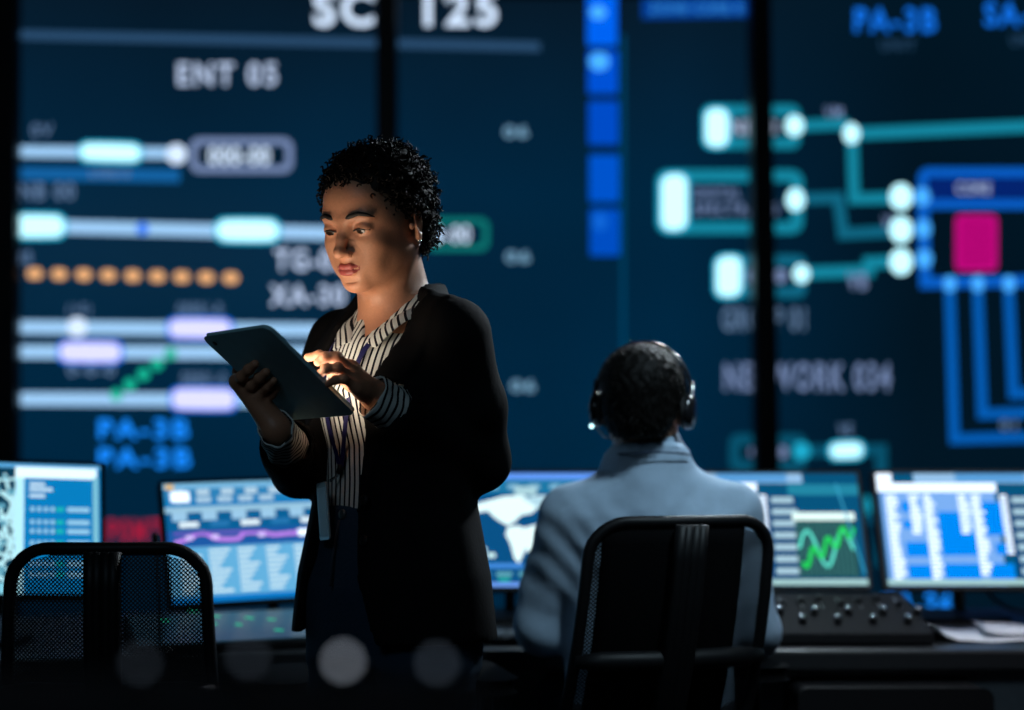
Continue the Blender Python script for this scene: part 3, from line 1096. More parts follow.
def office_chair(loc, rz, top, label, wt=.41, wb=.40, lean=8, lat=0, pad=False):
    root = tag(empty('office_chair', loc, (0, 0, R(rz))), label, 'chair', 'mesh backed office chairs')
    zb = top - .42

    def bp(x, z):
        """point on the curved, reclined back: z from its foot, x across"""
        t = (z - zb) / (top - zb)
        curve = .035 * (1 - (x / .21) ** 2) + .02 * math.sin(t * PI)
        return Vector((x - lat * t, .20 + (z - zb) * math.tan(R(lean)) + curve - .02, z))
    # outline with rounded corners
    out = []
    ring = rrect(0, (top + zb) / 2, 1, top - zb, .07, 8)
    for x, z in ring:
        t = (z - zb) / (top - zb)
        wd = wb + (wt - wb) * t
        s = 1 if x > 0 else -1
        xx = s * (wd / 2 - (.5 - abs(x)))
        out.append((xx, z - (.008 * math.cos(xx / .2 * PI / 2) if t > .9 else 0)))
    dense = []
    for i in range(len(out)):
        a, b = out[i], out[(i + 1) % len(out)]
        k = max(1, int(math.hypot(b[0] - a[0], b[1] - a[1]) / .03))
        for j in range(k):
            dense.append((a[0] + (b[0] - a[0]) * j / k, a[1] + (b[1] - a[1]) * j / k))
    MB().tube([bp(x, z) for x, z in dense], .0115, M_blk, closed=True, n=12).build('backrest_frame', root)
    # mesh cloth
    vs, fs = [], []
    nx, nz = 14, 14
    for j in range(nz + 1):
        z = zb + .004 + (top - zb - .008) * j / nz
        # half width at this height
        h = 0
        for i in range(len(dense)):
            a, b = dense[i], dense[(i + 1) % len(dense)]
            if (a[1] - z) * (b[1] - z) <= 0 and abs(a[1] - b[1]) > 1e-7:
                x = a[0] + (b[0] - a[0]) * (z - a[1]) / (b[1] - a[1])
                h = max(h, abs(x))
        h = max(h, .05)
        for i in range(nx + 1):
            vs.append(bp(-h + 2 * h * i / nx, z))
    for j in range(nz):
        for i in range(nx):
            a = j * (nx + 1) + i
            fs.append((a, a + 1, a + nx + 2, a + nx + 1))
    MB().add(vs, fs, M_mesh, True).build('backrest_mesh', root)
    if pad:
        m = MB()
        vs, fs = [], []
        for j in range(13):
            z = zb + .02 + (top - zb - .034) * j / 12
            for i in range(13):
                x = -.115 + .27 * i / 12
                vs.append(bp(x, z) + Vector((0, -.006, 0)))
        for j in range(12):
            for i in range(12):
                a = j * 13 + i
                fs.append((a, a + 1, a + 14, a + 13))
        o = m.add(vs, fs, M_fab, True).build('backrest_cushion', root)
        sd = o.modifiers.new('s', 'SOLIDIFY')
        sd.thickness = .012
    # spine behind the back and lumbar bar
    m = MB()
    sp_ = [bp(0, z) + Vector((0, .022, 0)) for z in np.linspace(top - .01, zb + .02, 7)]
    sp_ += [Vector((0, .20, zb - .08)), Vector((0, .10, .44))]
    for q in (-.02, -.008, .008, .02):
        m.tube([p + Vector((q, 0, 0)) for p in sp_], .013, M_blk, n=8)
    m.build('back_spine', root)
    MB().tube([bp(x, zb + .16) + Vector((0, .012, 0)) for x in np.linspace(-.185, .185, 9)], [.012] + [.02] * 7 + [.012], M_blk).build('lumbar_support', root)
    # seat
    MB().rbox(0, 0, .48, .46, .09, -.035, .035, M_fab, M=Matrix.Translation((0, -.03, .475)) @ Matrix.Rotation(R(-90), 4, 'X')).build('seat', root, .02, 3)
    MB().box((-.11, -.12, .40), (.11, .12, .438), M_blk).build('seat_mechanism', root, .01)
    for s in (-1, 1):
        a = MB().tube([(s * .12, .0, .43), (s * .26, .02, .44), (s * .285, .03, .50), (s * .285, .03, .65)], .014, M_blk).build('armrest', root)
        MB().rbox(0, 0, .085, .25, .035, -.014, .014, M_fab, M=Matrix.Translation((s * .285, -.01, .662)) @ Matrix.Rotation(R(-90), 4, 'X')).build('arm_pad', a, .008)
    MB().lathe([(.025, .10), (.025, .28), (.018, .281), (.018, .41)], M_gry).build('gas_lift', root)
    for k in range(5):
        an = R(72 * k + 18)
        c, s = math.cos(an), math.sin(an)
        lg = MB().tube([(.02 * c, .02 * s, .11), (.15 * c, .15 * s, .10), (.29 * c, .29 * s, .075)], [.028, .022, .015], M_blk).build('leg', root)
        m = MB()
        for q in (-.014, .014):
            Mx = Matrix.Translation((.29 * c - s * q, .29 * s + c * q, .03)) @ Matrix.Rotation(an, 4, 'Z') @ Matrix.Rotation(R(90), 4, 'X')
            m.lathe([(.012, -.009), (.029, -.007), (.029, .007), (.012, .009)], M_blk, M=Mx, n=18)
        m.tube([(.29 * c, .29 * s, .03), (.29 * c, .29 * s, .08)], .008, M_blk)
        m.build('caster', lg)
    return root


p_ = px(104, 600, 2.60)
office_chair((p_.x + .028, 2.74, 0), 182, .945, 'empty black mesh office chair in front of the street map monitor', wt=.335, wb=.375, lean=6)
p_ = px(670, 600, 2.66)
ch2 = office_chair((p_.x - .082, 2.87, 0), 196, .985, 'black mesh office chair the seated man sits in', wt=.355, wb=.37, lean=10, lat=.03, pad=True)

# ------------------------------------------------------------------ blurred console right in front of the camera
fc = tag(empty('equipment_rack', (-.55, .78, 0)), 'low black equipment rack blurred in the near foreground at lower left', 'equipment rack')
M_mt = pmat('matte_black_rack', (.004, .004, .005), .95, spec=.05)
MB().box((-.75, -.30, 0), (.53, .0, .9805), M_mt).build('rack_body', fc, .01)
MB().box((-.76, -.31, .9805), (.54, .01, .9925), M_mt).build('rack_top', fc, .004)
for i, (a, b, k, c) in enumerate(((343, 661, 1.9, (190, 200, 215)), (248, 657, .28, (170, 190, 215)), (437, 690, .42, (170, 190, 215)), (140, 688, .22, (170, 190, 215)))):
    q = px(a, b, .76)
    l = tag(empty('indicator_lamp', (q.x, q.y, .9935)), ('bright' if i == 0 else 'faint') + ' indicator lamp on the foreground rack, ' + ('in front of the woman\'s legs', 'just left of the woman\'s legs', 'right of the bright lamp', 'farthest left, below the empty chair')[i], 'lamp', 'indicator lamps on the foreground rack')
    zz = max(.010, q.z - .9935)
    MB().lathe([(.006, 0), (.006, zz - .004), (.005, zz - .003)], M_blk, n=12).build('lamp_socket', l)
    gl = glow(c, k)
    MB().ball((0, 0, zz), .0030, gl, n=12).build('lamp_lens', l)
# ------------------------------------------------------------------ bodies: smooth blended solids turned into one surface
class SDF:
    def __init__(self):
        self.p = []

    def cap(self, a, b, ra, rb=None, k=.01, op='+'):
        a, b = np.array(a, float), np.array(b, float)
        rb = ra if rb is None else rb

        def f(P):
            ab = b - a
            t = np.clip(((P - a) @ ab) / max(ab @ ab, 1e-12), 0, 1)
            return np.linalg.norm(P - a - t[:, None] * ab, axis=1) - (ra + (rb - ra) * t)
        self.p.append((op, k, f, (a + b) / 2, np.linalg.norm(b - a) / 2 + max(ra, rb)))
        return self

    def chain(self, pts, rads, k=.01, k0=None):
        for i in range(len(pts) - 1):
            self.cap(pts[i], pts[i + 1], rads[i], rads[i + 1], k if (i or k0 is None) else k0)
        return self

    def ell(self, c, r, k=.01, op='+', rot=None):
        c, r = np.array(c, float), np.array(r, float)
        M = np.array(rot.to_3x3() if hasattr(rot, 'to_3x3') else rot) if rot is not None else None

        def f(P):
            q = P - c
            if M is not None:
                q = q @ M          # world -> local of an orthonormal matrix
            k0 = np.linalg.norm(q / r, axis=1)
            k1 = np.linalg.norm(q / (r * r), axis=1)
            return np.where(k1 > 1e-9, k0 * (k0 - 1) / np.maximum(k1, 1e-9), -min(r))
        self.p.append((op, k, f, c, max(r)))
        return self

    def fn(self, f, c, rad, k=.01, op='+'):
        self.p.append((op, k, f, np.array(c, float), rad))
        return self

    def ev(self, P, prims=None):
        d = np.full(len(P), 1.0)
        for op, k, f, c, rad in (prims or self.p):
            e = f(P)
            if op == '+':
                if k > 0:
                    h = np.maximum(k - np.abs(d - e), 0) / k
                    d = np.minimum(d, e) - h * h * k / 4
                else:
                    d = np.minimum(d, e)
            elif op == '-':
                e = -e
                h = np.maximum(k - np.abs(d - e), 0) / max(k, 1e-9)
                d = np.maximum(d, e) + h * h * k / 4
            elif op == 'd':          # displacement
                d = d + e
        return d

    def mesh(self, h, box=None):
        N = 20
        B = N * h
        los, his = [], []
        for op, k, f, c, rad in self.p:
            if op == '+':
                los.append(c - rad - .02)
                his.append(c + rad + .02)
        lo, hi = np.min(los, 0), np.max(his, 0)
        if box is not None:
            lo, hi = np.maximum(lo, box[0]), np.minimum(hi, box[1])
        nb = np.ceil((hi - lo) / B).astype(int)
        g = np.arange(N + 1)
        GI = np.stack(np.meshgrid(g, g, g, indexing='ij'), -1).reshape(-1, 3)
        V, K, Q = [], [], []
        dims = nb * N + 2
        S = np.array([dims[1] * dims[2], dims[2], 1], dtype=np.int64)
        E = []
        for ax in range(3):
            o = [0, 0, 0]
            for a in (0, 1):
                for b in (0, 1):
                    o2 = [0, 0, 0]
                    o2[(ax + 1) % 3], o2[(ax + 2) % 3] = a, b
                    o3 = list(o2)
                    o3[ax] = 1
                    E.append((tuple(o2), tuple(o3)))
        for bi in range(nb[0]):
            for bj in range(nb[1]):
                for bk in range(nb[2]):
                    base = np.array([bi, bj, bk]) * N
                    cen = lo + (base + N / 2) * h
                    rb = B * .87
                    pr = [p for p in self.p if p[0] == 'd' or np.linalg.norm(cen - p[3]) < p[4] + rb + .035 + p[1]]
                    if not any(p[0] == '+' for p in pr):
                        continue
                    D = self.ev(lo + (GI + base) * h, pr).reshape(N + 1, N + 1, N + 1)
                    s = D < 0
                    if s.all() or not s.any():
                        continue
                    c8 = sum(s[i:N + i, j:N + j, k:N + k].astype(int) for i in (0, 1) for j in (0, 1) for k in (0, 1))
                    idx = np.argwhere((c8 > 0) & (c8 < 8))
                    if len(idx) == 0:
                        continue
                    acc = np.zeros((len(idx), 3))
                    cnt = np.zeros(len(idx))
                    for a, b in E:
                        da = D[idx[:, 0] + a[0], idx[:, 1] + a[1], idx[:, 2] + a[2]]
                        db = D[idx[:, 0] + b[0], idx[:, 1] + b[1], idx[:, 2] + b[2]]
                        m = (da < 0) != (db < 0)
                        t = np.where(m, da / np.where(m, da - db, 1), 0)
                        pt = np.array(a) + t[:, None] * (np.array(b) - np.array(a))
                        acc += np.where(m[:, None], pt, 0)
                        cnt += m
                    V.append(lo + (idx + base + acc / cnt[:, None]) * h)
                    K.append((idx + base) @ S)
                    for ax in range(3):
                        e = [slice(0, N)] * 3
                        e2 = list(e)
                        e2[ax] = slice(1, N + 1)
                        s0, s1 = s[tuple(e)], s[tuple(e2)]
                        ed = np.argwhere(s0 != s1)
                        if not len(ed):
                            continue
                        flip = s0[ed[:, 0], ed[:, 1], ed[:, 2]]
                        kk = (ed + base) @ S
                        u, v = S[(ax + 1) % 3], S[(ax + 2) % 3]
                        q = np.stack([kk, kk - u, kk - u - v, kk - v], 1)
                        q[~flip] = q[~flip][:, ::-1]
                        Q.append(q)
        V, K, Q = np.concatenate(V), np.concatenate(K), np.concatenate(Q)
        o = np.argsort(K)
        K, V = K[o], V[o]
        pos = np.searchsorted(K, Q).clip(0, len(K) - 1)
        ok = (K[pos] == Q).all(1)
        return V, pos[ok]


def np_mesh(name, V, Q, mats, parent=None, midx=None, smooth_it=1):
    # a little relaxation
    if smooth_it:
        for _ in range(smooth_it):
            acc = np.zeros_like(V)
            cnt = np.zeros(len(V))
            for a in range(4):
                b = (a + 1) % 4
                np.add.at(acc, Q[:, a], V[Q[:, b]])
                np.add.at(acc, Q[:, b], V[Q[:, a]])
                np.add.at(cnt, Q[:, a], 1)
                np.add.at(cnt, Q[:, b], 1)
            ok = cnt > 5
            V = V.copy()
            V[ok] = V[ok] * .5 + .5 * acc[ok] / cnt[ok][:, None]
    me = bpy.data.meshes.new(name)
    me.vertices.add(len(V))
    me.vertices.foreach_set('co', V.astype(np.float32).ravel())
    me.loops.add(len(Q) * 4)
    me.polygons.add(len(Q))
    me.loops.foreach_set('vertex_index', Q.astype(np.int32).ravel())
    me.polygons.foreach_set('loop_start', np.arange(0, len(Q) * 4, 4, dtype=np.int32))
    try:
        me.polygons.foreach_set('loop_total', np.full(len(Q), 4, dtype=np.int32))
    except Exception:
        pass
    me.polygons.foreach_set('use_smooth', np.ones(len(Q), dtype=bool))
    for m in mats:
        me.materials.append(m)
    if midx is not None:
        me.polygons.foreach_set('material_index', midx.astype(np.int32))
    me.update(calc_edges=True)
    o = bpy.data.objects.new(name, me)
    COL.objects.link(o)
    if parent:
        o.parent = parent
    return o


def join_vq(parts):
    Vs, Qs, n = [], [], 0
    for V, Q in parts:
        Vs.append(V)
        Qs.append(Q + n)
        n += len(V)
    return np.concatenate(Vs), np.concatenate(Qs)


def section(table, inflate=0., zlo=None, zhi=None):
    """solid whose horizontal sections are ellipses: rows (z, half width, half depth, centre y)"""
    T = np.array(table)
    T = T[np.argsort(T[:, 0])]

    def f(P):
        z = P[:, 2]
        a = np.interp(z, T[:, 0], T[:, 1]) + inflate
        b = np.interp(z, T[:, 0], T[:, 2]) + inflate
        cy = np.interp(z, T[:, 0], T[:, 3])
        q = np.stack([P[:, 0], P[:, 1] - cy], 1)
        r2 = np.stack([a, b], 1)
        k0 = np.linalg.norm(q / r2, axis=1)
        k1 = np.linalg.norm(q / r2 ** 2, axis=1)
        d = np.where(k1 > 1e-6, k0 * (k0 - 1) / np.maximum(k1, 1e-6), -.05)
        lo_ = (zlo if zlo is not None else T[0, 0]) - z
        hi_ = z - (zhi if zhi is not None else T[-1, 0])
        return np.maximum(d, np.maximum(lo_, hi_))
    zc = (T[0, 0] + T[-1, 0]) / 2
    return f, (0, 0, zc), (T[-1, 0] - T[0, 0]) / 2 + .22


# smooth pseudo noise for cloth folds
rngf = np.random.default_rng(21)
_fd = rngf.normal(size=(10, 3))
_fd /= np.linalg.norm(_fd, axis=1)[:, None]
_fp = rngf.uniform(0, 6.28, 10)


def folds(P, freq, amp, stretch=(1, 1, .45)):
    Q = P * np.array(stretch) * freq
    s = np.zeros(len(P))
    for i in range(8):
        s += np.sin(Q @ _fd[i] * (1 + .35 * i) + _fp[i] + 1.5 * np.sin(Q @ _fd[(i + 3) % 10] * .6))
    return amp * s / 3


SKIN = pmat('brown_skin', srgb(196, 138, 108), .48, spec=.45, sss=.12, bump=(260, .06))
SKIN2 = pmat('light_skin', srgb(190, 140, 115), .5, bump=(260, .06))
LIPS = pmat('rose_lips', srgb(158, 74, 70), .42, spec=.5)
HAIR = pmat('black_hair', (.0045, .0038, .0033), .6, spec=.14)
BROW = pmat('dark_eyebrow', (.012, .008, .006), .7)
EYEW = pmat('eye_white', (.22, .21, .20), .25)
IRIS = pmat('dark_iris', (.02, .012, .008), .15)
BLAZ = pmat('black_blazer_cloth', (.0030, .0032, .0040), .85, spec=.12, bump=(140, .15))
JEAN = pmat('dark_blue_denim', (.020, .046, .082), .85, spec=.2, bump=(180, .3))
SHOE = pmat('black_leather', (.012, .012, .012), .4)
WHT, NVY = srgb(214, 218, 214), srgb(9, 14, 26)
SH_V = stripes('striped_shirt_cloth', (1, .15, 0), .0120, .36, WHT, NVY, .8, 7)
SH_C = stripes('striped_cuff_cloth', (0, 0, 1), .0120, .36, WHT, NVY, .35, 14)
LANY = pmat('blue_lanyard_ribbon', srgb(12, 15, 78), .6)

# ================================================================== THE STANDING WOMAN
PHI = -44.0
WO = Vector((-.205, 2.45, 0))
WM = Matrix.Translation(WO) @ Matrix.Rotation(R(PHI), 4, 'Z')
WI = WM.inverted()
woman = tag(empty('person', WO, (0, 0, R(PHI))), 'standing person with curly black hair, black blazer and striped shirt, looking down at a tablet', 'person')


def wl(p):
    return np.array(WI @ Vector(p))


# --- the tablet, placed first: the hands close on it
TLp, TRp, BLp = px(203, 336, 2.24), px(268, 331, 2.14), px(290, 418, 2.36)
tu = (BLp - TLp)
TH = tu.length
tu.normalize()
tv = (TRp - TLp)
tv = tv - tu * tv.dot(tu)
TW = tv.length * 1.07
tv.normalize()
tn = tv.cross(tu)            # towards her face
if tn.z < 0:
    tn = -tn
Tc = TLp + tu * TH / 2 + tv * TW / 2
# local frame of the tablet: x = tv, y = -tu (up), z = towards her face
MT_ = Matrix((tuple(tv) + (0,), tuple(-tu) + (0,), tuple(tv.cross(-tu)) + (0,), (0, 0, 0, 1))).transposed()
zl = MT_.col[2].to_3d()
sgn = 1 if zl.dot(tn) > 0 else -1
tab = tag(empty('tablet', Tc, MT_.to_euler()), 'grey tablet in her hands with its lit screen turned to her face', 'tablet')


def tf(s, t, h):
    """s from the left edge, t from the outer edge towards her, h out of the BACK; world point"""
    return TLp + tv * s + tu * t - tn * h


M_tab = pmat('tablet_shell', (.40, .68, .74), .45, metal=.0, bump=(50, .03))
RX = Matrix.Rotation(R(-90), 4, 'X')     # rbox slab (xz plane, y depth) -> xy plane
MB().rbox(0, 0, TW, TH, .013, -.0035, .0035, M_tab, M=RX).build('tablet_shell', tab, .0015)
mscr = bpy.data.materials.new('tablet_screen_light')
mscr.use_nodes = True
nt = mscr.node_tree
nt.nodes.clear()
em = nt.nodes.new('ShaderNodeEmission')
em.inputs[0].default_value = (1.0, .80, .60, 1)
em.inputs[1].default_value = 9.5
om = nt.nodes.new('ShaderNodeOutputMaterial')
nt.links.new(em.outputs[0], om.inputs[0])
zs = .0038 * sgn
hw, hh = TW / 2 - .008, TH / 2 - .010
q = [(-hw, -hh, zs), (hw, -hh, zs), (hw, hh, zs), (-hw, hh, zs)]
MB().add(q, [(0, 1, 2, 3) if sgn > 0 else (3, 2, 1, 0)], mscr).build('tablet_screen', tab)
MB().lathe([(.0042, 0), (.0042, .0012), (.003, .0014)], M_blk, M=Matrix.Translation((-TW / 2 + .016, TH / 2 - .016, -sgn * .0034)) @ (Matrix.Rotation(PI, 4, 'X') if sgn > 0 else Matrix.Identity(4)), n=16).build('camera_lens', tab)

# --- head frame in her local coordinates
Hc = wl((-.232, 2.405, 1.500))
HR = Matrix.Rotation(R(12), 4, 'Z') @ Matrix.Rotation(R(17), 4, 'X') @ Matrix.Rotation(R(2), 4, 'Y')
HR3 = np.array(HR.to_3x3())


def hp(x, y, z):
    return Hc + HR3 @ np.array((x, y, z))


def hinv(P):
    return (P - Hc) @ HR3


def head_prims(s, man=False):
    def E(c, r, k=.012, op='+', rot=None):
        Rm = HR3 if rot is None else HR3 @ np.array(rot.to_3x3())
        s.ell(hp(*c), r, k, op, Rm)

    def C(a, b, ra, rb=None, k=.008, op='+'):
        s.cap(hp(*a), hp(*b), ra, rb, k, op)
    E((0, .014, .032), (.0725, .094, .083), 0)
    E((0, -.048, .034), (.056, .042, .050), .02)             # forehead
    E((0, -.038, -.030), (.0575, .050, .062), .02)           # middle face
    E((0, -.036, -.066), (.046, .044, .040), .02)            # jaw
    E((0, -.014, -.038), (.0675, .060, .060), .02)          # side of the face
    E((0, -.026, .004), (.0690, .058, .050), .02)           # temples
    for q in (-1, 1):
        C((q * .050, .002, -.054), (q * .014, -.070, -.090), .014, .013, .022)   # jaw line
        E((q * .038, -.062, -.030), (.018, .018, .018), .022)   # cheek bones
        E((q * .028, -.066, -.058), (.018, .016, .020), .018)   # cheeks
    E((0, -.079, -.092), (.016, .014, .013), .018)           # chin
    # brow ridge
    for q in (-1, 1):
        C((q * .012, -.086, .015), (q * .040, -.074, .019), .008, .007, .014)
    # eye sockets
    for q in (-1, 1):
        E((q * .0315, -.093, -.001), (.0165, .0125, .0105), .012, '-')
    # nose
    C((0, -.083, .010), (0, -.098, -.018), .0065, .0080, .013)
    C((0, -.098, -.018), (0, -.1085, -.034), .0078, .0092, .008)
    E((0, -.1090, -.0365), (.0095, .0090, .0080), .006)
    for q in (-1, 1):
        E((q * .0105, -.099, -.0395), (.0066, .0090, .0062), .005)
        E((q * .0062, -.1045, -.0465), (.0034, .0050, .0035), .002, '-')
    # mouth: muzzle, lips, the line between them
    E((0, -.078, -.066), (.026, .017, .020), .016)
    for q in (-1, 1):
        C((0, -.0965, -.0610), (q * .009, -.0965, -.0600), .0042, .0045, .003)
        C((q * .009, -.0965, -.0600), (q * .0235, -.0855, -.0645), .0045, .0022, .003)
        C((0, -.0955, -.0705), (q * .011, -.0940, -.0700), .0060, .0052, .003)
        C((q * .011, -.0940, -.0700), (q * .0225, -.0855, -.0655), .0052, .0022, .003)
        C((0, -.1015, -.0650), (q * .0245, -.0885, -.0650), .0006, .0005, .0022, '-')
    E((0, -.094, -.0835), (.015, .006, .005), .008, '-')
    # ears
    for q in (-1, 1):
        rt = Matrix.Rotation(R(q * 34), 4, 'Z') @ Matrix.Rotation(R(-10), 4, 'X')
        E((q * .0765, .014, -.010), (.0055, .0170, .0300), .006, '+', rt)
        E((q * .0775, .011, -.030), (.0055, .010, .010), .004, '+', rt)
        E((q * .0835, .010, -.006), (.0055, .0105, .0195), .004, '-', rt)
        E((q * .0800, .019, -.004), (.0030, .0050, .0190), .003, '+', rt)
        E((q * .0760, -.003, -.013), (.0045, .0040, .0060), .004, '+')
    # eyelids: a closed ball with the slit of a downward look
    for q in (-1, 1):
        E((q * .0320, -.0735, -.0015), (.0172, .0152, .0138), .003)
        E((q * .0320, -.0910, -.0060), (.0150, .0095, .0034), .0015, '-')


SW = {}
NB = hp(0, .022, -.06)
body = SDF()
head_prims(body)
body.cap(hp(0, .030, -.035), (0, .030, 1.335), .046, .054, .02)
body.cap(hp(0, -.01, -.085), (0, -.012, 1.33), .030, .040, .03)
for q in (-1, 1):      # neck muscles and collar bones
    body.cap(hp(q * .050, .022, -.045), (q * .020, -.040, 1.300), .012, .012, .02)
    body.cap((q * .018, -.052, 1.292), (q * .12, -.025, 1.318), .012, .014, .02)
    body.cap((q * .03, .03, 1.335), (q * .14, .012, 1.302), .036, .036, .04)
torso_t = [(.82, .145, .100, 0), (.88, .155, .110, .0), (1.0, .128, .092, 0), (1.12, .132, .095, 0), (1.21, .142, .112, -.012), (1.29, .140, .085, .005), (1.33, .10, .062, .012), (1.36, .05, .04, .02)]
fs_, c_, r_ = section(torso_t)
body.fn(fs_, c_, r_, .03)

# joints of the arms (world positions seen in the photo, then into her frame)
SHL, SHR = np.array((.156, .005, 1.298)), np.array((-.156, .005, 1.298))
ELL = wl(px(482, 462, 2.415))
WRL = wl(px(377, 397, 2.275))
ELR = wl(px(300, 470, 2.50))
WRR = wl(px(277, 430, 2.285))
for S_, E_, W_ in ((SHL, ELL, WRL), (SHR, ELR, WRR)):
    body.chain([S_, E_, W_], [.048, .036, .0235], .02, .03)
for q in (-1, 1):
    body.chain([(q * .085, 0, .86), (q * .090, -.01, .48), (q * .095, .02, .09)], [.085, .052, .036], .02, .05)


def finger(s, pts, r0, r1, k=.0045):
    n = len(pts)
    rr = [r0 + (r1 - r0) * i / (n - 1) for i in range(n)]
    for i in range(n - 1):
        s.cap(pts[i], pts[i + 1], rr[i], rr[i + 1], k)
    for i in range(1, n - 1):      # knuckles
        s.ell(pts[i], (rr[i] * 1.10,) * 3, .003)


HL, HRt = SDF(), SDF()
# left hand (right in the picture): hovers over the screen, index finger stretched, the others curled below
mc = [px(352, 368, 2.262), px(353, 373, 2.245), px(354, 380, 2.232), px(357, 388, 2.222)]
fing = [
    [mc[0], px(333, 357.5, 2.262), px(319, 355.5, 2.262), px(308, 357.5, 2.262)],
    [mc[1], px(337, 357.5, 2.228), px(325, 357, 2.222), px(318, 362, 2.224)],
    [mc[2], px(338, 368, 2.208), px(327, 369, 2.205), px(320, 373.5, 2.212)],
    [mc[3], px(344, 379, 2.200), px(335, 380, 2.198), px(328, 384, 2.205)],
]
for i, fg in enumerate(fing):
    finger(HL, [wl(p) for p in fg], (.0090, .0092, .0086, .0076)[i], (.0068, .0068, .0064, .0056)[i])
for i, m_ in enumerate(mc):
    HL.cap(WRL + (wl(m_) - WRL) * .12, wl(m_), .0165, .0105, .012)
HL.cap(WRL + (wl(mc[3]) - WRL) * .2, WRL + (wl(mc[3]) - WRL) * .7, .017, .014, .012)
th = [px(371, 391, 2.285), px(352, 384, 2.305), px(336, 374, 2.303), px(325, 368, 2.295)]
finger(HL, [wl(p) for p in th], .0135, .0080, .008)
HL.cap(WRL, WRL + (ELL - WRL) * .42, .0225, .030, .012)
# right hand: four fingers across the back of the tablet, thumb over its front edge
mcr = []
for i, t in enumerate((.075, .096, .117, .137)):
    L_ = (1.0, 1.08, 1.02, .85)[i]
    m0 = tf(.014, t + .010, .0250)
    fp = [m0, tf(.038 * L_, t + .000, .0255), tf(.057 * L_, t - .006, .0175), tf(.072 * L_, t - .010, .0110)]
    mcr.append(m0)
    finger(HRt, [wl(p) for p in fp], (.0092, .0094, .0090, .0080)[i], (.0070, .0070, .0068, .0060)[i])
for m_ in mcr:
    HRt.cap(WRR + (wl(m_) - WRR) * .1, wl(m_), .0175, .0110, .012)
thb = [wl(tf(-.020, .128, .000)), wl(tf(-.022, .100, -.010)), wl(tf(-.006, .082, -.0150)), wl(tf(.010, .070, -.0120))]
finger(HRt, thb, .0125, .0078, .008)
HRt.cap(WRR, thb[0], .018, .013, .014)
HRt.cap(WRR, WRR + (ELR - WRR) * .42, .0190, .028, .012)

FINE = 1.0
V1, Q1 = body.mesh(.0021 * FINE, (Hc - np.array((.11, .15, .21)), Hc + np.array((.11, .12, .14))))
V2, Q2 = HL.mesh(.0017 * FINE)
V3, Q3 = HRt.mesh(.0017 * FINE)
V4, Q4 = body.mesh(.009, (np.array((-.5, -.5, .02)), np.array((.5, .3, 1.33))))
Vb, Qb = join_vq([(V1, Q1), (V2, Q2), (V3, Q3), (V4, Q4)])
# lips get their colour
cq = hinv(Vb[Qb].mean(1))
n1 = len(Q1)
ax_ = np.abs(cq[:, 0])
up = -.0548 - .35 * np.maximum(ax_ - .008, 0) + .0015 * np.exp(-(ax_ / .003) ** 2) * -1
dn = -.0765 + .55 * np.maximum(ax_ - .007, 0)
lip = (np.arange(len(Qb)) < n1) & (ax_ < .0235) & (cq[:, 2] < up) & (cq[:, 2] > dn) & (cq[:, 1] < -.083)
np_mesh('body', Vb, Qb, [SKIN, LIPS], woman, lip.astype(int))


def hmat(x, y, z):
    m = HR.to_4x4()
    m.translation = Vector(hp(x, y, z))
    return m


for q in (-1, 1):
    e = MB()
    Me = hmat(q * .0320, -.0735, -.0015)
    e.ball((0, 0, 0), .0138, EYEW, M=Me, n=20, sc=(1.05, 1, .95))
    gz = Matrix.Rotation(R(26), 4, 'X')
    vs = [Me @ (gz @ Vector((.0080 * math.cos(a) * 1.0, -.0122, .0080 * math.sin(a)))) for i in (1,) for a in [2 * PI * k / 16 for k in range(16)]]
    e.add([Me @ (gz @ Vector((0, -.0144, 0)))] + vs, [(0, 1 + (i + 1) % 16, 1 + i) for i in range(16)], IRIS, True)
    e.build('eye', woman)
    # eyebrow
    pts = [hp(q * .011, -.0925, .0165), hp(q * .021, -.0930, .0208), hp(q * .034, -.0875, .0235), hp(q * .046, -.0815, .0205), hp(q * .056, -.0735, .0150)]
    MB().tube(pts, [.0030, .0042, .0038, .0030, .0010], BROW, n=8).build('eyebrow', woman)
    # lashes of the upper lid
    ls = []
    for t in np.linspace(-1, 1, 9):
        ls.append(hp(q * .0320 + t * .0155, -.0888 + .0072 * t * t + (.003 * t * q), -.0016 - .0034 * t * t))
    MB().tube(ls, [.0006] + [.0015] * 7 + [.0008], BROW, n=6).build('eyelashes', woman)
MB().ball(hp(.0800, .007, -.038), .0032, M_slv, n=10).tube([hp(.0800, .007, -.038) + np.array(p) for p in ((0, 0, .002), (.003, 0, -.002), (.003, 0, -.007), (0, 0, -.010), (-.002, 0, -.006))], .0009, M_slv, n=6).build('earring', woman)

# --- hair: a close cap and many small curls
hair = SDF()


def hair_shell(P):
    q = hinv(P)
    c = q - np.array((0, .022, .043))
    r = np.array((.086, .105, .083))
    k0 = np.linalg.norm(c / r, axis=1)
    k1 = np.linalg.norm(c / r ** 2, axis=1)
    d = k0 * (k0 - 1) / np.maximum(k1, 1e-6)
    cb = q - np.array((0, .048, -.012))
    rb = np.array((.079, .074, .072))
    b0 = np.linalg.norm(cb / rb, axis=1)
    b1 = np.linalg.norm(cb / rb ** 2, axis=1)
    e = b0 * (b0 - 1) / np.maximum(b1, 1e-6)
    hh_ = np.maximum(.02 - np.abs(d - e), 0) / .02
    d = np.minimum(d, e) - hh_ * hh_ * .02 / 4
    y = q[:, 1]
    line = np.interp(y, [-.12, -.085, -.060, -.035, -.015, .020, .040, .09, .14], [.066, .064, .057, .034, -.004, .012, -.052, -.088, -.088])
    d2 = (line - q[:, 2]) * .75
    return np.maximum(d, d2) + .003 * np.sin(q[:, 0] * 170) * np.sin(q[:, 1] * 150 + 1) * np.sin(q[:, 2] * 160)


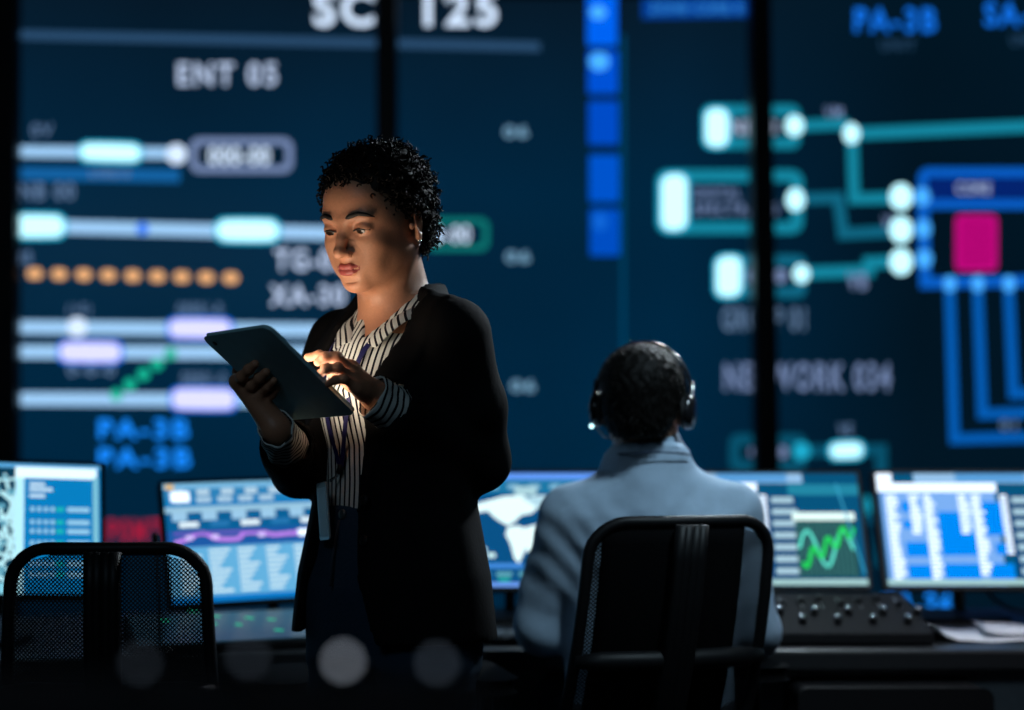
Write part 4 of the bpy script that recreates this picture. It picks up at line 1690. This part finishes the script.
hair.fn(hair_shell, Hc, .16, 0)
Vh, Qh = hair.mesh(.0035)
mbh = MB()
hq = hinv(Vh)
cen = np.array((0, .022, .035))
cand = [i for i in range(len(Vh)) if np.linalg.norm((hq[i] - cen)[:3]) > .07]
rng2 = np.random.default_rng(3)
pick = rng2.choice(cand, 1500, replace=False)
cv, cf = [], []
for i in pick:
    p = hq[i]
    nrm = (p - cen) / np.linalg.norm(p - cen)
    front = p[1] < -.055 and p[2] < .075
    ln = rng2.uniform(.010, .024) * (.55 if front else 1)
    rad = rng2.uniform(.0030, .0052) * (.8 if front else 1)
    turns = rng2.uniform(1.0, 2.2)
    ax3 = nrm + rng2.normal(size=3) * .55 + np.array((0, 0, -.25))
    ax3 /= np.linalg.norm(ax3)
    u = np.cross(ax3, (0.3, .5, .8))
    u /= np.linalg.norm(u)
    v = np.cross(ax3, u)
    ph = rng2.uniform(0, 6.28)
    base = p - nrm * .006
    pts = []
    n = int(8 * turns)
    for j in range(n + 1):
        t = j / n
        a = ph + 2 * PI * turns * t
        rr = rad * (1 - .3 * t)
        pts.append(base + ax3 * ln * t + (u * math.cos(a) + v * math.sin(a)) * rr)
    mbh.tube([Vector(Hc + HR3 @ p_) for p_ in pts], .0014, HAIR, n=4, caps=False)
ho = np_mesh('hair', Vh, Qh, [HAIR], woman)
cu = mbh.build('hair_curls', ho)
cu['kind'] = 'stuff'

# --- shirt
shirt = SDF()
shirt_t = [(z, a, b, c) for z, a, b, c in torso_t]
shirt_t[-1] = (1.365, .062, .055, .02)
fs_, c_, r_ = section(shirt_t, .010, .97, 1.372)
shirt.fn(fs_, c_, r_, 0)
for q, E_, S_ in ((1, ELL, SHL), (-1, ELR, SHR)):
    shirt.cap((q * .04, .03, 1.338), (q * .14, .012, 1.305), .042, .042, .03)
    shirt.cap(S_, E_, .043, .036, .03)
shirt.cap(ELL, ELL + (WRL - ELL) * .3, .036, .034, .02)
shirt.cap(ELR, ELR + (WRR - ELR) * .3, .036, .034, .02)
shirt.fn(lambda P: folds(P, 26, .0026, (1, 1, .35)), (0, 0, 0), 9, 0, 'd')


def vneck(P):
    z = P[:, 2]
    wd = np.interp(z, [1.292, 1.345, 1.40], [-.004, .034, .060])
    return np.maximum(np.abs(P[:, 0] - .018) - wd, P[:, 1] - .012)


shirt.fn(vneck, (.018, -.05, 1.33), .2, .003, '-')
shirt.cap(hp(0, .03, -.03), (0, .03, 1.28), .056, .058, .004, '-')
Vs_, Qs_ = shirt.mesh(.0042)
np_mesh('shirt', Vs_, Qs_, [SH_V], woman)


def loft(rows, mat, thick=.0018):
    """surface through rows of points (each row the same length), made solid"""
    mb = MB()
    n, m = len(rows), len(rows[0])
    vs = [Vector(p) for r in rows for p in r]
    fs = [(i * m + j, i * m + j + 1, (i + 1) * m + j + 1, (i + 1) * m + j) for i in range(n - 1) for j in range(m - 1)]
    mb.add(vs, fs, mat, True)
    mb.thick = thick
    return mb


def cr(pts, n):
    """Catmull-Rom through pts"""
    pts = [np.array(p, float) for p in pts]
    P = [2 * pts[0] - pts[1]] + pts + [2 * pts[-1] - pts[-2]]
    out = []
    for i in range(n + 1):
        t = i / n * (len(pts) - 1)
        k = min(int(t), len(pts) - 2)
        u = t - k
        a, b, c, d = P[k:k + 4]
        out.append(.5 * ((2 * b) + (c - a) * u + (2 * a - 5 * b + 4 * c - d) * u * u + (-a + 3 * b - 3 * c + d) * u ** 3))
    return out


SH_K = stripes('striped_collar_cloth', (.75, .2, .62), .0110, .36, WHT, NVY, .4, 12)
CX = .016
for q in (1, -1):
    top = cr([(0, .086, 1.392), (q * .052 + .004, .062, 1.388), (q * .070 + .010, .004, 1.368), (q * .050 + CX, -.052, 1.340), (q * .016 + CX, -.088, 1.296)], 22)
    mid = cr([(0, .096, 1.380), (q * .062 + .004, .068, 1.376), (q * .084 + .010, .000, 1.360), (q * .066 + CX, -.062, 1.332), (q * .030 + CX, -.100, 1.290)], 22)
    low = cr([(0, .098, 1.350), (q * .072 + .004, .070, 1.350), (q * .100 + .010, -.006, 1.342), (q * .084 + CX, -.066, 1.320), (q * .056 + CX, -.104, 1.276)], 22)
    inn = cr([(0, .074, 1.350), (q * .044, .055, 1.345), (q * .060 + .008, .012, 1.325), (q * .044 + CX, -.040, 1.300), (q * .014 + CX, -.076, 1.270)], 22)
    mb = loft([inn, top, mid, low] if q > 0 else [low, mid, top, inn], SH_K)
    o = mb.build('shirt_collar', woman)
    sd = o.modifiers.new('s', 'SOLIDIFY')
    sd.thickness = .0022
    sb = o.modifiers.new('b', 'SUBSURF')
    sb.levels = 1
    sb.render_levels = 1

# cuffs: loose striped tubes round the wrists, stripes as rings
def cuff(a, b, r0, r1, name='shirt_cuff'):
    a, b = Vector(a), Vector(b)
    d = (b - a)
    L_ = d.length
    q = d.to_track_quat('Z', 'X').to_matrix().to_4x4()
    q.translation = a
    mb = MB()
    n, m = 40, 16
    vs, fs = [], []
    for j in range(m + 1):
        t = j / m
        for k in range(n):
            an = 2 * PI * k / n
            r = r0 + (r1 - r0) * t + .0016 * math.sin(3 * an + 5 * t) + .0012 * math.sin(7 * an - 9 * t)
            vs.append((r * math.cos(an), r * math.sin(an) * .9, L_ * t + .004 * math.sin(2 * an)))
    for j in range(m):
        for k in range(n):
            l = (k + 1) % n
            fs.append((j * n + k, j * n + l, (j + 1) * n + l, (j + 1) * n + k))
    mb.add(vs, fs, SH_C, True)
    o = mb.build(name, woman)
    o.matrix_local = q
    sd = o.modifiers.new('s', 'SOLIDIFY')
    sd.thickness = .0025
    sd.offset = 1
    return o


cuff(WRL + (ELL - WRL) * -.06 + np.array((0, 0, -.006)), WRL + (ELL - WRL) * .31 + np.array((0, 0, -.003)), .0335, .0375)
cuff(WRR + (ELR - WRR) * -.03, WRR + (ELR - WRR) * .44, .0290, .0370)

# --- blazer
bl_t = [(.795, .200, .155, 0), (.90, .188, .145, 0), (1.02, .158, .125, 0), (1.12, .158, .122, 0), (1.21, .168, .132, -.008), (1.28, .166, .110, .003), (1.325, .130, .090, .010), (1.355, .098, .076, .020), (1.392, .078, .066, .026)]
blaz = SDF()
fs_, c_, r_ = section(bl_t, 0, .795, 1.398)
blaz.fn(fs_, c_, r_, 0)
for q in (1, -1):
    blaz.cap((q * .035, .030, 1.345), (q * .140, .012, 1.312), .046, .044, .035)


def xcen(z):
    return np.interp(z, [1.0, 1.15, 1.30], [-.006, .004, .018])


def wopen(z):
    return np.interp(z, [.79, .90, 1.00, 1.10, 1.20, 1.28, 1.34, 1.40], [.110, .080, .062, .060, .068, .074, .076, .085])


def opening(P):
    return np.maximum(np.abs(P[:, 0] - xcen(P[:, 2])) - wopen(P[:, 2]), P[:, 1] + .01)


def lapel(P):
    z = P[:, 2]
    ww = wopen(z)
    x = np.abs(P[:, 0] - xcen(P[:, 2]))
    wl_ = np.interp(z, [1.0, 1.06, 1.20, 1.30, 1.36], [0, .02, .050, .060, .05])
    m = (x > ww - .01) & (x < ww + wl_) & (P[:, 1] < .01) & (z > 1.01)
    return np.where(m, -.006, 0.)


blaz.fn(lapel, (0, 0, 0), 9, 0, 'd')
blaz.fn(opening, (0, -.1, 1.08), .6, .006, '-')
blaz.cap(hp(0, .03, -.03), (0, .028, 1.25), .066, .066, .008, '-')
blaz.cap((0, .0, 1.45), (0, -.05, 1.28), .070, .060, .008, '-')
for q, S_, E_, W_ in ((1, SHL, ELL, WRL), (-1, SHR, ELR, WRR)):
    m_ = S_ * .45 + E_ * .55 + np.array((q * .006, 0, 0))
    blaz.chain([S_ + np.array((-q * .004, 0, .000)), m_, E_], [.057, .052, .046], .02, .04)
    e2 = E_ + (W_ - E_) * (.75 if q > 0 else .58)
    blaz.cap(E_, e2, .048, .0475, .02)
    blaz.cap(e2, e2 + (W_ - E_) * .2, .043, .040, .002, '-')
blaz.fn(lambda P: folds(P, 17, .0035, (1, 1, .5)), (0, 0, 0), 9, 0, 'd')
# hollow below the hem so the jeans show
fs_, c_, r_ = section([(.70, .182, .140, 0), (.90, .175, .132, 0), (.93, .150, .11, 0)], 0, .70, .93)
blaz.fn(fs_, c_, .3, .004, '-')
Vz, Qz = blaz.mesh(.0052)
np_mesh('blazer', Vz, Qz, [BLAZ], woman, smooth_it=2)
# blazer buttons
for z in (.965, 1.03):
    p = np.array((.075, -.128, z))
    Mx = Matrix.Translation(Vector(p)) @ Matrix.Rotation(R(78), 4, 'X') @ Matrix.Rotation(R(0), 4, 'Y')
    MB().lathe([(.009, -.004), (.009, .002), (.007, .0035), (.002, .003)], M_blk, M=Mx, n=16).build('blazer_button', woman)

# --- jeans
jeans = SDF()
fs_, c_, r_ = section([(.76, .160, .110, 0), (.80, .164, .115, 0), (.88, .166, .122, .0), (.96, .150, .112, 0), (1.02, .140, .104, 0)], 0, .76, 1.02)
jeans.fn(fs_, c_, r_, 0)
for q in (-1, 1):
    jeans.chain([(q * .088, 0, .84), (q * .094, -.008, .66), (q * .094, -.012, .48), (q * .097, .015, .10)], [.086, .080, .064, .050], .02, .05)
jeans.fn(lambda P: folds(P, 30, .0018, (1, 1, .8)), (0, 0, 0), 9, 0, 'd')
Vj, Qj = jeans.mesh(.0065)
jo = np_mesh('jeans', Vj, Qj, [JEAN], woman)
MB().lathe([(.0085, 0), (.0085, .003), (.006, .0045), (.002, .004)], M_gry, M=Matrix.Translation((-.005, -.106, 1.004)) @ Matrix.Rotation(R(90), 4, 'X'), n=16).build('jeans_button', jo)
MB().tube([(-.012, -.109, .995), (-.012, -.1235, .93), (-.010, -.129, .885)], .0022, pmat('denim_seam', (.02, .035, .06), .8), n=6).build('fly_seam', jo)
for q in (-1, 1):
    sh = SDF()
    sh.chain([(q * .098, .045, .045), (q * .100, -.03, .040), (q * .106, -.13, .028)], [.040, .038, .026], .02)
    sh.fn(lambda P: -(P[:, 2] - .004), (q * .1, 0, -.05), .3, .004, '-')
    sh.p[-1] = ('-', .004, lambda P: P[:, 2] - .004, np.array((q * .1, 0, 0.)), .4)
    a, b = sh.mesh(.005)
    np_mesh('shoe', a, b, [SHOE], woman)

# --- lanyard round her neck with its badge
ly = tag(empty('lanyard', WO, (0, 0, R(PHI))), 'dark blue lanyard with a badge, hanging from the standing woman\'s neck', 'lanyard')


def ribbon(pts, wd, mat, name, parent, th=.0012):
    c = cr(pts, 40)
    mb = MB()
    vs = []
    for i, p in enumerate(c):
        t = c[min(i + 1, len(c) - 1)] - c[max(i - 1, 0)]
        t = t / np.linalg.norm(t)
        nrm = np.array((p[0] * .5, p[1], 0))
        nrm = nrm / max(np.linalg.norm(nrm), 1e-6)
        s = np.cross(t, nrm)
        s /= np.linalg.norm(s)
        nn = np.cross(s, t)
        for a, b in ((-1, -1), (1, -1), (1, 1), (-1, 1)):
            vs.append(p + s * a * wd / 2 + nn * b * th / 2)
    fs = []
    for i in range(len(c) - 1):
        for k in range(4):
            l = (k + 1) % 4
            fs.append((4 * i + k, 4 * i + l, 4 * i + 4 + l, 4 * i + 4 + k))
    return mb.add(vs, fs, mat).build(name, parent)


def skin_y(x, z, sdf, y0=-.22):
    """front surface of a solid at (x, z)"""
    ys = np.linspace(y0, .02, 240)
    P = np.stack([np.full(240, x), ys, np.full(240, z)], 1)
    d = sdf.ev(P)
    k = np.argmax(d < 0)
    return ys[k] if (d < 0).any() else -.05


def on(x, z, off=.006):
    return (x, skin_y(x, z, shirt) - off, z)


kn = (-.006, 1.085)
for q in (1, -1):
    pts = [(q * .02, .085, 1.372), (q * .060, .050, 1.360)]
    pts += [(q * .072, -.012, 1.338 + .006), on(q * .052, 1.295, .010), on(q * .040, 1.24), on(q * .025, 1.17, .007), on(kn[0] + q * .003, kn[1], .008)]
    ribbon(pts, .0095, LANY, 'lanyard_ribbon', ly)
yk = skin_y(kn[0], kn[1], shirt)
MB().tube([(kn[0], yk - .009, 1.088), (kn[0] - .001, yk - .010, 1.072)], .0050, M_blk, n=8).build('lanyard_slider', ly)
yb_ = min(skin_y(-.02, 1.03, shirt), skin_y(-.02, .95, jeans), -.112) - .012
MB().tube([(kn[0] - .001, yk - .010, 1.074), (kn[0] - .005, yk - .012, 1.068), (-.018, yb_, 1.060)], .0022, M_slv, n=6).build('badge_clip', ly)
Mb_ = Matrix.Translation((-.022, yb_ - .010, 1.010)) @ Matrix.Rotation(R(-6), 4, 'Y') @ Matrix.Rotation(R(-22), 4, 'Z')
bd = MB().rbox(0, 0, .056, .096, .006, -.0015, .0015, pmat('clear_badge_sleeve', (.20, .23, .25), .3), M=Mb_).build('badge_holder', ly)
MB().rbox(0, -.002, .046, .082, .003, -.0022, -.0016, pmat('badge_card', (.50, .55, .60), .5), M=Mb_).build('badge_card', bd)

# ================================================================== THE SEATED MAN
MPHI = 184.0
MO = Vector((.285, 2.91, 0))
MM = Matrix.Translation(MO) @ Matrix.Rotation(R(MPHI), 4, 'Z')
MI = MM.inverted()
man = tag(empty('person', MO, (0, 0, R(MPHI))), 'seated person in pale blue shirt and headset, seen from behind at the control desk', 'person')


def ml(p):
    return np.array(MI @ Vector(p))


Hc = ml((.267, 2.885, 1.200))
HR = Matrix.Rotation(R(-20), 4, 'Z') @ Matrix.Rotation(R(4), 4, 'X') @ Matrix.Rotation(R(-2), 4, 'Y')
HR3 = np.array(HR.to_3x3())
mb_ = SDF()
head_prims(mb_)
mt = [(.50, .165, .125, 0), (.62, .158, .120, 0), (.80, .168, .118, -.012), (.92, .180, .118, -.015), (.98, .170, .100, -.008), (1.03, .115, .078, .0), (1.07, .070, .060, .01), (1.10, .058, .055, .012)]
mb_.cap(hp(0, .010, -.035), (.004, .006, 1.02), .052, .056, .02)
fs_, c_, r_ = section(mt)
mb_.fn(fs_, c_, r_, .03)
# man's own left arm is left in the picture
mSL, mSR = np.array((.172, 0, .972)), np.array((-.172, 0, .972))
# in his frame +x is his left = left in the picture (he faces away)
mEL = ml(px(540, 628, 2.93))
mWL = ml((.115, 3.20, .715))
mER = ml(px(752, 628, 2.95))
mWR = ml((.46, 3.19, .735))
for q, S_, E_, W_ in ((1, mSL, mEL, mWL), (-1, mSR, mER, mWR)):
    mb_.chain([S_, E_, W_], [.052, .040, .026], .02, .03)
mhands = []
for q, E_, W_ in ((1, mEL, mWL), (-1, mER, mWR)):
    h = SDF()
    d = Vector((W_ - E_)) * 1.0
    d.z = 0
    d.normalize()
    d = np.array(d)
    side = np.cross(d, (0, 0, 1))
    top_z = .690 if q > 0 else .702
    if q < 0:
        W_ = W_ + np.array((0, 0, 0))
    mcs = []
    for i in range(4):
        o_ = side * (i - 1.5) * .0195 * q
        m0 = W_ + d * (.085 - .004 * abs(i - 1.2)) + o_
        m0[2] = W_[2] + .006
        L_ = (.9, 1.0, .95, .75)[i]
        p1 = m0 + d * .036 * L_ + np.array((0, 0, .004))
        p2 = p1 + d * .020 * L_ - np.array((0, 0, .014))
        p3 = p2 + d * .010 * L_ - np.array((0, 0, .012))
        finger(h, [m0, p1, p2, p3], .0098, .0072)
        h.cap(W_, m0, .020, .012, .012)
    tb = [W_ + d * .02 + side * -.020 * q, W_ + d * .055 + side * -.045 * q - np.array((0, 0, .006)), W_ + d * .085 + side * -.050 * q - np.array((0, 0, .014))]
    finger(h, tb, .0135, .0085, .008)
    h.cap(W_, W_ + (E_ - W_) * .4, .025, .030, .012)
    mhands.append(h.mesh(.0026))
V1, Q1 = mb_.mesh(.0030, (Hc - np.array((.12, .15, .19)), Hc + np.array((.12, .13, .14))))
# legs
for q in (-1, 1):
    mb_.chain([(q * .09, -.02, .54), (q * .13, -.42, .53), (q * .14, -.40, .09)], [.080, .058, .040], .02, .05)
V4, Q4 = mb_.mesh(.009, (np.array((-.5, -.7, .02)), np.array((.5, .3, 1.05))))
Vb, Qb = join_vq([(V1, Q1), (V4, Q4)] + mhands)
cq = hinv(Vb[Qb].mean(1))
ax_ = np.abs(cq[:, 0])
lip = (np.arange(len(Qb)) < len(Q1)) & (ax_ < .0235) & (cq[:, 2] < -.0548 - .35 * np.maximum(ax_ - .008, 0)) & (cq[:, 2] > -.0765 + .55 * np.maximum(ax_ - .007, 0)) & (cq[:, 1] < -.083)
np_mesh('body', Vb, Qb, [SKIN2, LIPS], man, lip.astype(int))
for q in (-1, 1):
    e = MB()
    Me = hmat(q * .0320, -.0735, -.0015)
    e.ball((0, 0, 0), .0133, EYEW, M=Me, n=16).build('eye', man)
    pts = [hp(q * .013, -.0925, .0165), hp(q * .022, -.0925, .0205), hp(q * .034, -.0865, .0225), hp(q * .049, -.0720, .0155)]
    MB().tube(pts, [.0026, .0036, .0034, .0012], BROW, n=8).build('eyebrow', man)

# short dark hair
mh = SDF()


def mhair(P):
    q = hinv(P)
    c = q - np.array((0, .018, .034))
    r = np.array((.0870, .1030, .0900))
    k0 = np.linalg.norm(c / r, axis=1)
    k1 = np.linalg.norm(c / r ** 2, axis=1)
    d = k0 * (k0 - 1) / np.maximum(k1, 1e-6)
    c2 = q - np.array((0, .050, -.030))
    r2 = np.array((.066, .055, .058))
    k0 = np.linalg.norm(c2 / r2, axis=1)
    k1 = np.linalg.norm(c2 / r2 ** 2, axis=1)
    e = k0 * (k0 - 1) / np.maximum(k1, 1e-6)
    h_ = np.maximum(.03 - np.abs(d - e), 0) / .03
    d = np.minimum(d, e) - h_ * h_ * .03 / 4
    line = np.interp(q[:, 1], [-.12, -.085, -.060, -.035, -.015, .020, .034, .06, .14], [.070, .066, .058, .030, -.010, .010, -.040, -.070, -.072])
    d2 = (line - q[:, 2]) * .75
    return np.maximum(d, d2) + .0016 * np.sin(q[:, 0] * 260 + 3 * np.sin(q[:, 2] * 90)) * np.sin(q[:, 1] * 230)


mh.fn(mhair, Hc, .16, 0)
Vh, Qh = mh.mesh(.003)
ho = np_mesh('hair', Vh, Qh, [HAIR], man)
mbh = MB()
hq = hinv(Vh)
pick = rng2.choice(len(Vh), 1300, replace=False)
for i in pick:
    p = hq[i]
    nrm = (p - np.array((0, .02, .02)))
    nrm /= np.linalg.norm(nrm)
    d_ = nrm * .5 + np.array((0, .15, -.55)) + rng2.normal(size=3) * .25
    d_ /= np.linalg.norm(d_)
    b = p - nrm * .003
    pts = [b, b + d_ * .007 + nrm * .002, b + d_ * .014]
    mbh.tube([Vector(Hc + HR3 @ p_) for p_ in pts], [.0010, .0009, .0003], HAIR, n=4, caps=False)
cu = mbh.build('hair_strands', ho)
cu['kind'] = 'stuff'

# shirt
M_shirt = pmat('pale_blue_shirt_cloth', srgb(168, 190, 212), .75, spec=.2, bump=(26, .35))
ms = SDF()
fs_, c_, r_ = section([(z, a + .014, b + .016, c) for z, a, b, c in mt], 0, .50, 1.105)
ms.fn(fs_, c_, r_, 0)
for q, S_, E_, W_ in ((1, mSL, mEL, mWL), (-1, mSR, mER, mWR)):
    ms.cap((q * .045, .012, 1.030), (q * .150, .004, .985), .052, .054, .04)
    ms.chain([S_, E_], [.060, .056], .02, .03)
    e2 = E_ + (W_ - E_) * .92
    ms.cap(E_, e2, .057, .038, .02)


def mfold(P):
    # pulls running from the arm pits to the spine plus loose folds on the sleeves
    a = folds(P, 20, .0042, (.8, 1, 1.1))
    u = P[:, 2] * 1.0 - np.abs(P[:, 0]) * .9
    b = .0016 * np.sin(u * 95 + 2 * np.sin(P[:, 0] * 22)) * np.exp(-((P[:, 2] - .90) / .10) ** 2)
    return a + b


ms.cap((.008, .016, 1.104), (0, .012, 1.0), .068, .086, .03)
ms.fn(mfold, (0, 0, 0), 9, 0, 'd')
Va, Qa = ms.mesh(.0052)
so = np_mesh('shirt', Va, Qa, [M_shirt], man)
M_trim2 = pmat('navy_collar_trim', srgb(20, 40, 75), .7)
for q in (1, -1):
    topc = cr([(0, .074, 1.132), (q * .046, .056, 1.126), (q * .068, .006, 1.112), (q * .050, -.050, 1.094), (q * .012, -.072, 1.074)], 22)
    midc = cr([(0, .084, 1.124), (q * .054, .062, 1.118), (q * .078, .004, 1.104), (q * .058, -.060, 1.084), (q * .018, -.088, 1.064)], 22)
    lowc = cr([(0, .078, 1.052), (q * .058, .060, 1.052), (q * .090, .002, 1.058), (q * .072, -.070, 1.046), (q * .040, -.100, 1.019)], 22)
    innc = cr([(0, .068, 1.074), (q * .042, .050, 1.070), (q * .062, .008, 1.064), (q * .046, -.045, 1.052), (q * .010, -.066, 1.034)], 22)
    topc, midc, lowc, innc = [[np.array((p[0] * 1.12 + .010, (p[1] - .005) * 1.10 + .008, p[2] + .004)) for p in c_] for c_ in (topc, midc, lowc, innc)]
    mb = loft([innc, topc, midc, lowc] if q > 0 else [lowc, midc, topc, innc], M_shirt)
    o = mb.build('shirt_collar', man)
    sd = o.modifiers.new('s', 'SOLIDIFY')
    sd.thickness = .003
    sb = o.modifiers.new('b', 'SUBSURF')
    sb.levels = 1
    sb.render_levels = 1
band = cr([(-.068, .070, 1.100), (-.036, .094, 1.104), (.010, .1035, 1.106), (.052, .094, 1.104), (.080, .072, 1.102)], 20)
MB().tube([Vector(p) for p in band], .0016, M_trim2, n=6).build('collar_trim', man)
# trousers and shoes
tr = SDF()
fs_, c_, r_ = section([(.46, .175, .14, 0), (.60, .172, .135, 0)], 0, .46, .60)
tr.fn(fs_, c_, r_, 0)
for q in (-1, 1):
    tr.chain([(q * .09, -.02, .545), (q * .13, -.42, .535), (q * .14, -.40, .10)], [.086, .066, .052], .02, .05)
a, b = tr.mesh(.008)
np_mesh('trousers', a, b, [pmat('dark_trousers', (.014, .018, .026), .85, bump=(120, .2))], man)
for q in (-1, 1):
    sh = SDF()
    sh.chain([(q * .14, -.37, .045), (q * .14, -.45, .040), (q * .145, -.56, .030)], [.042, .040, .028], .02)
    sh.p.append(('-', .004, lambda P: P[:, 2] - .004, np.array((q * .1, 0, 0.)), .9))
    a, b = sh.mesh(.006)
    np_mesh('shoe', a, b, [SHOE], man)

# --- the headset
M_hs = pmat('black_gloss_plastic', (.012, .012, .014), .22, spec=.6)
hs = tag(empty('headset', MO, (0, 0, R(MPHI))), 'black headset with microphone boom worn by the seated man', 'headset')
arc = []
for k in range(25):
    a = R(-8 + 196 * k / 24)
    arc.append(hp(0.0965 * math.cos(a), .012, .022 + .1055 * math.sin(a) * (1 if math.sin(a) > 0 else 1)))
mb = MB()
vs, fs = [], []
for i, p in enumerate(arc):
    a = R(-8 + 196 * i / 24)
    o_ = HR3 @ np.array((math.cos(a), 0, math.sin(a)))
    s_ = HR3 @ np.array((0, 1, 0))
    for (u, v) in ((-.002, -.011), (.0015, -.010), (.004, -.004), (.004, .004), (.0015, .010), (-.002, .011)):
        vs.append(p + o_ * u + s_ * v)
for i in range(24):
    for k in range(6):
        l = (k + 1) % 6
        fs.append((6 * i + k, 6 * i + l, 6 * i + 6 + l, 6 * i + 6 + k))
mb.add(vs, fs, M_hs, True).build('headband', hs)
for q in (1, -1):
    Mx = Matrix(HR)
    Mx.translation = Vector(hp(q * .084, .008, -.010))
    Mx = Mx @ Matrix.Rotation(R(q * 90), 4, 'Y')
    c = MB().lathe([(.030, 0), (.036, .004), (.037, .011), (.034, .017), (.030, .021), (.018, .0245), (.002, .025)], M_hs, M=Mx, n=28).build('ear_cup', hs)
    MB().lathe([(.022, -.003), (.034, -.002), (.036, .003), (.033, .006)], pmat('ear_cushion', (.014, .014, .015), .6), M=Mx, n=28).build('ear_cushion', c)
    MB().tube([hp(q * .0985, .012, .050), hp(q * .1010, .012, .018), hp(q * .1010, .010, -.004)], [.004, .0045, .004], M_slv if q < 0 else M_hs, n=8).build('slider_arm', hs)
bm = MB().tube([hp(.106, .004, -.018), hp(.106, -.020, -.040), hp(.092, -.062, -.062), hp(.058, -.100, -.070)], .0024, M_hs, n=8).build('microphone_boom', hs)
MB().tube([hp(.060, -.098, -.070), hp(.050, -.106, -.071), hp(.038, -.113, -.071)], [.0055, .0075, .005], M_hs, n=10).build('microphone_tip', bm)
MB().ball(hp(.1035, .010, -.046), .0046, glow((190, 245, 255), 3.0), n=10).build('glowing_bead', hs)  # small glowing bead below the left ear cup
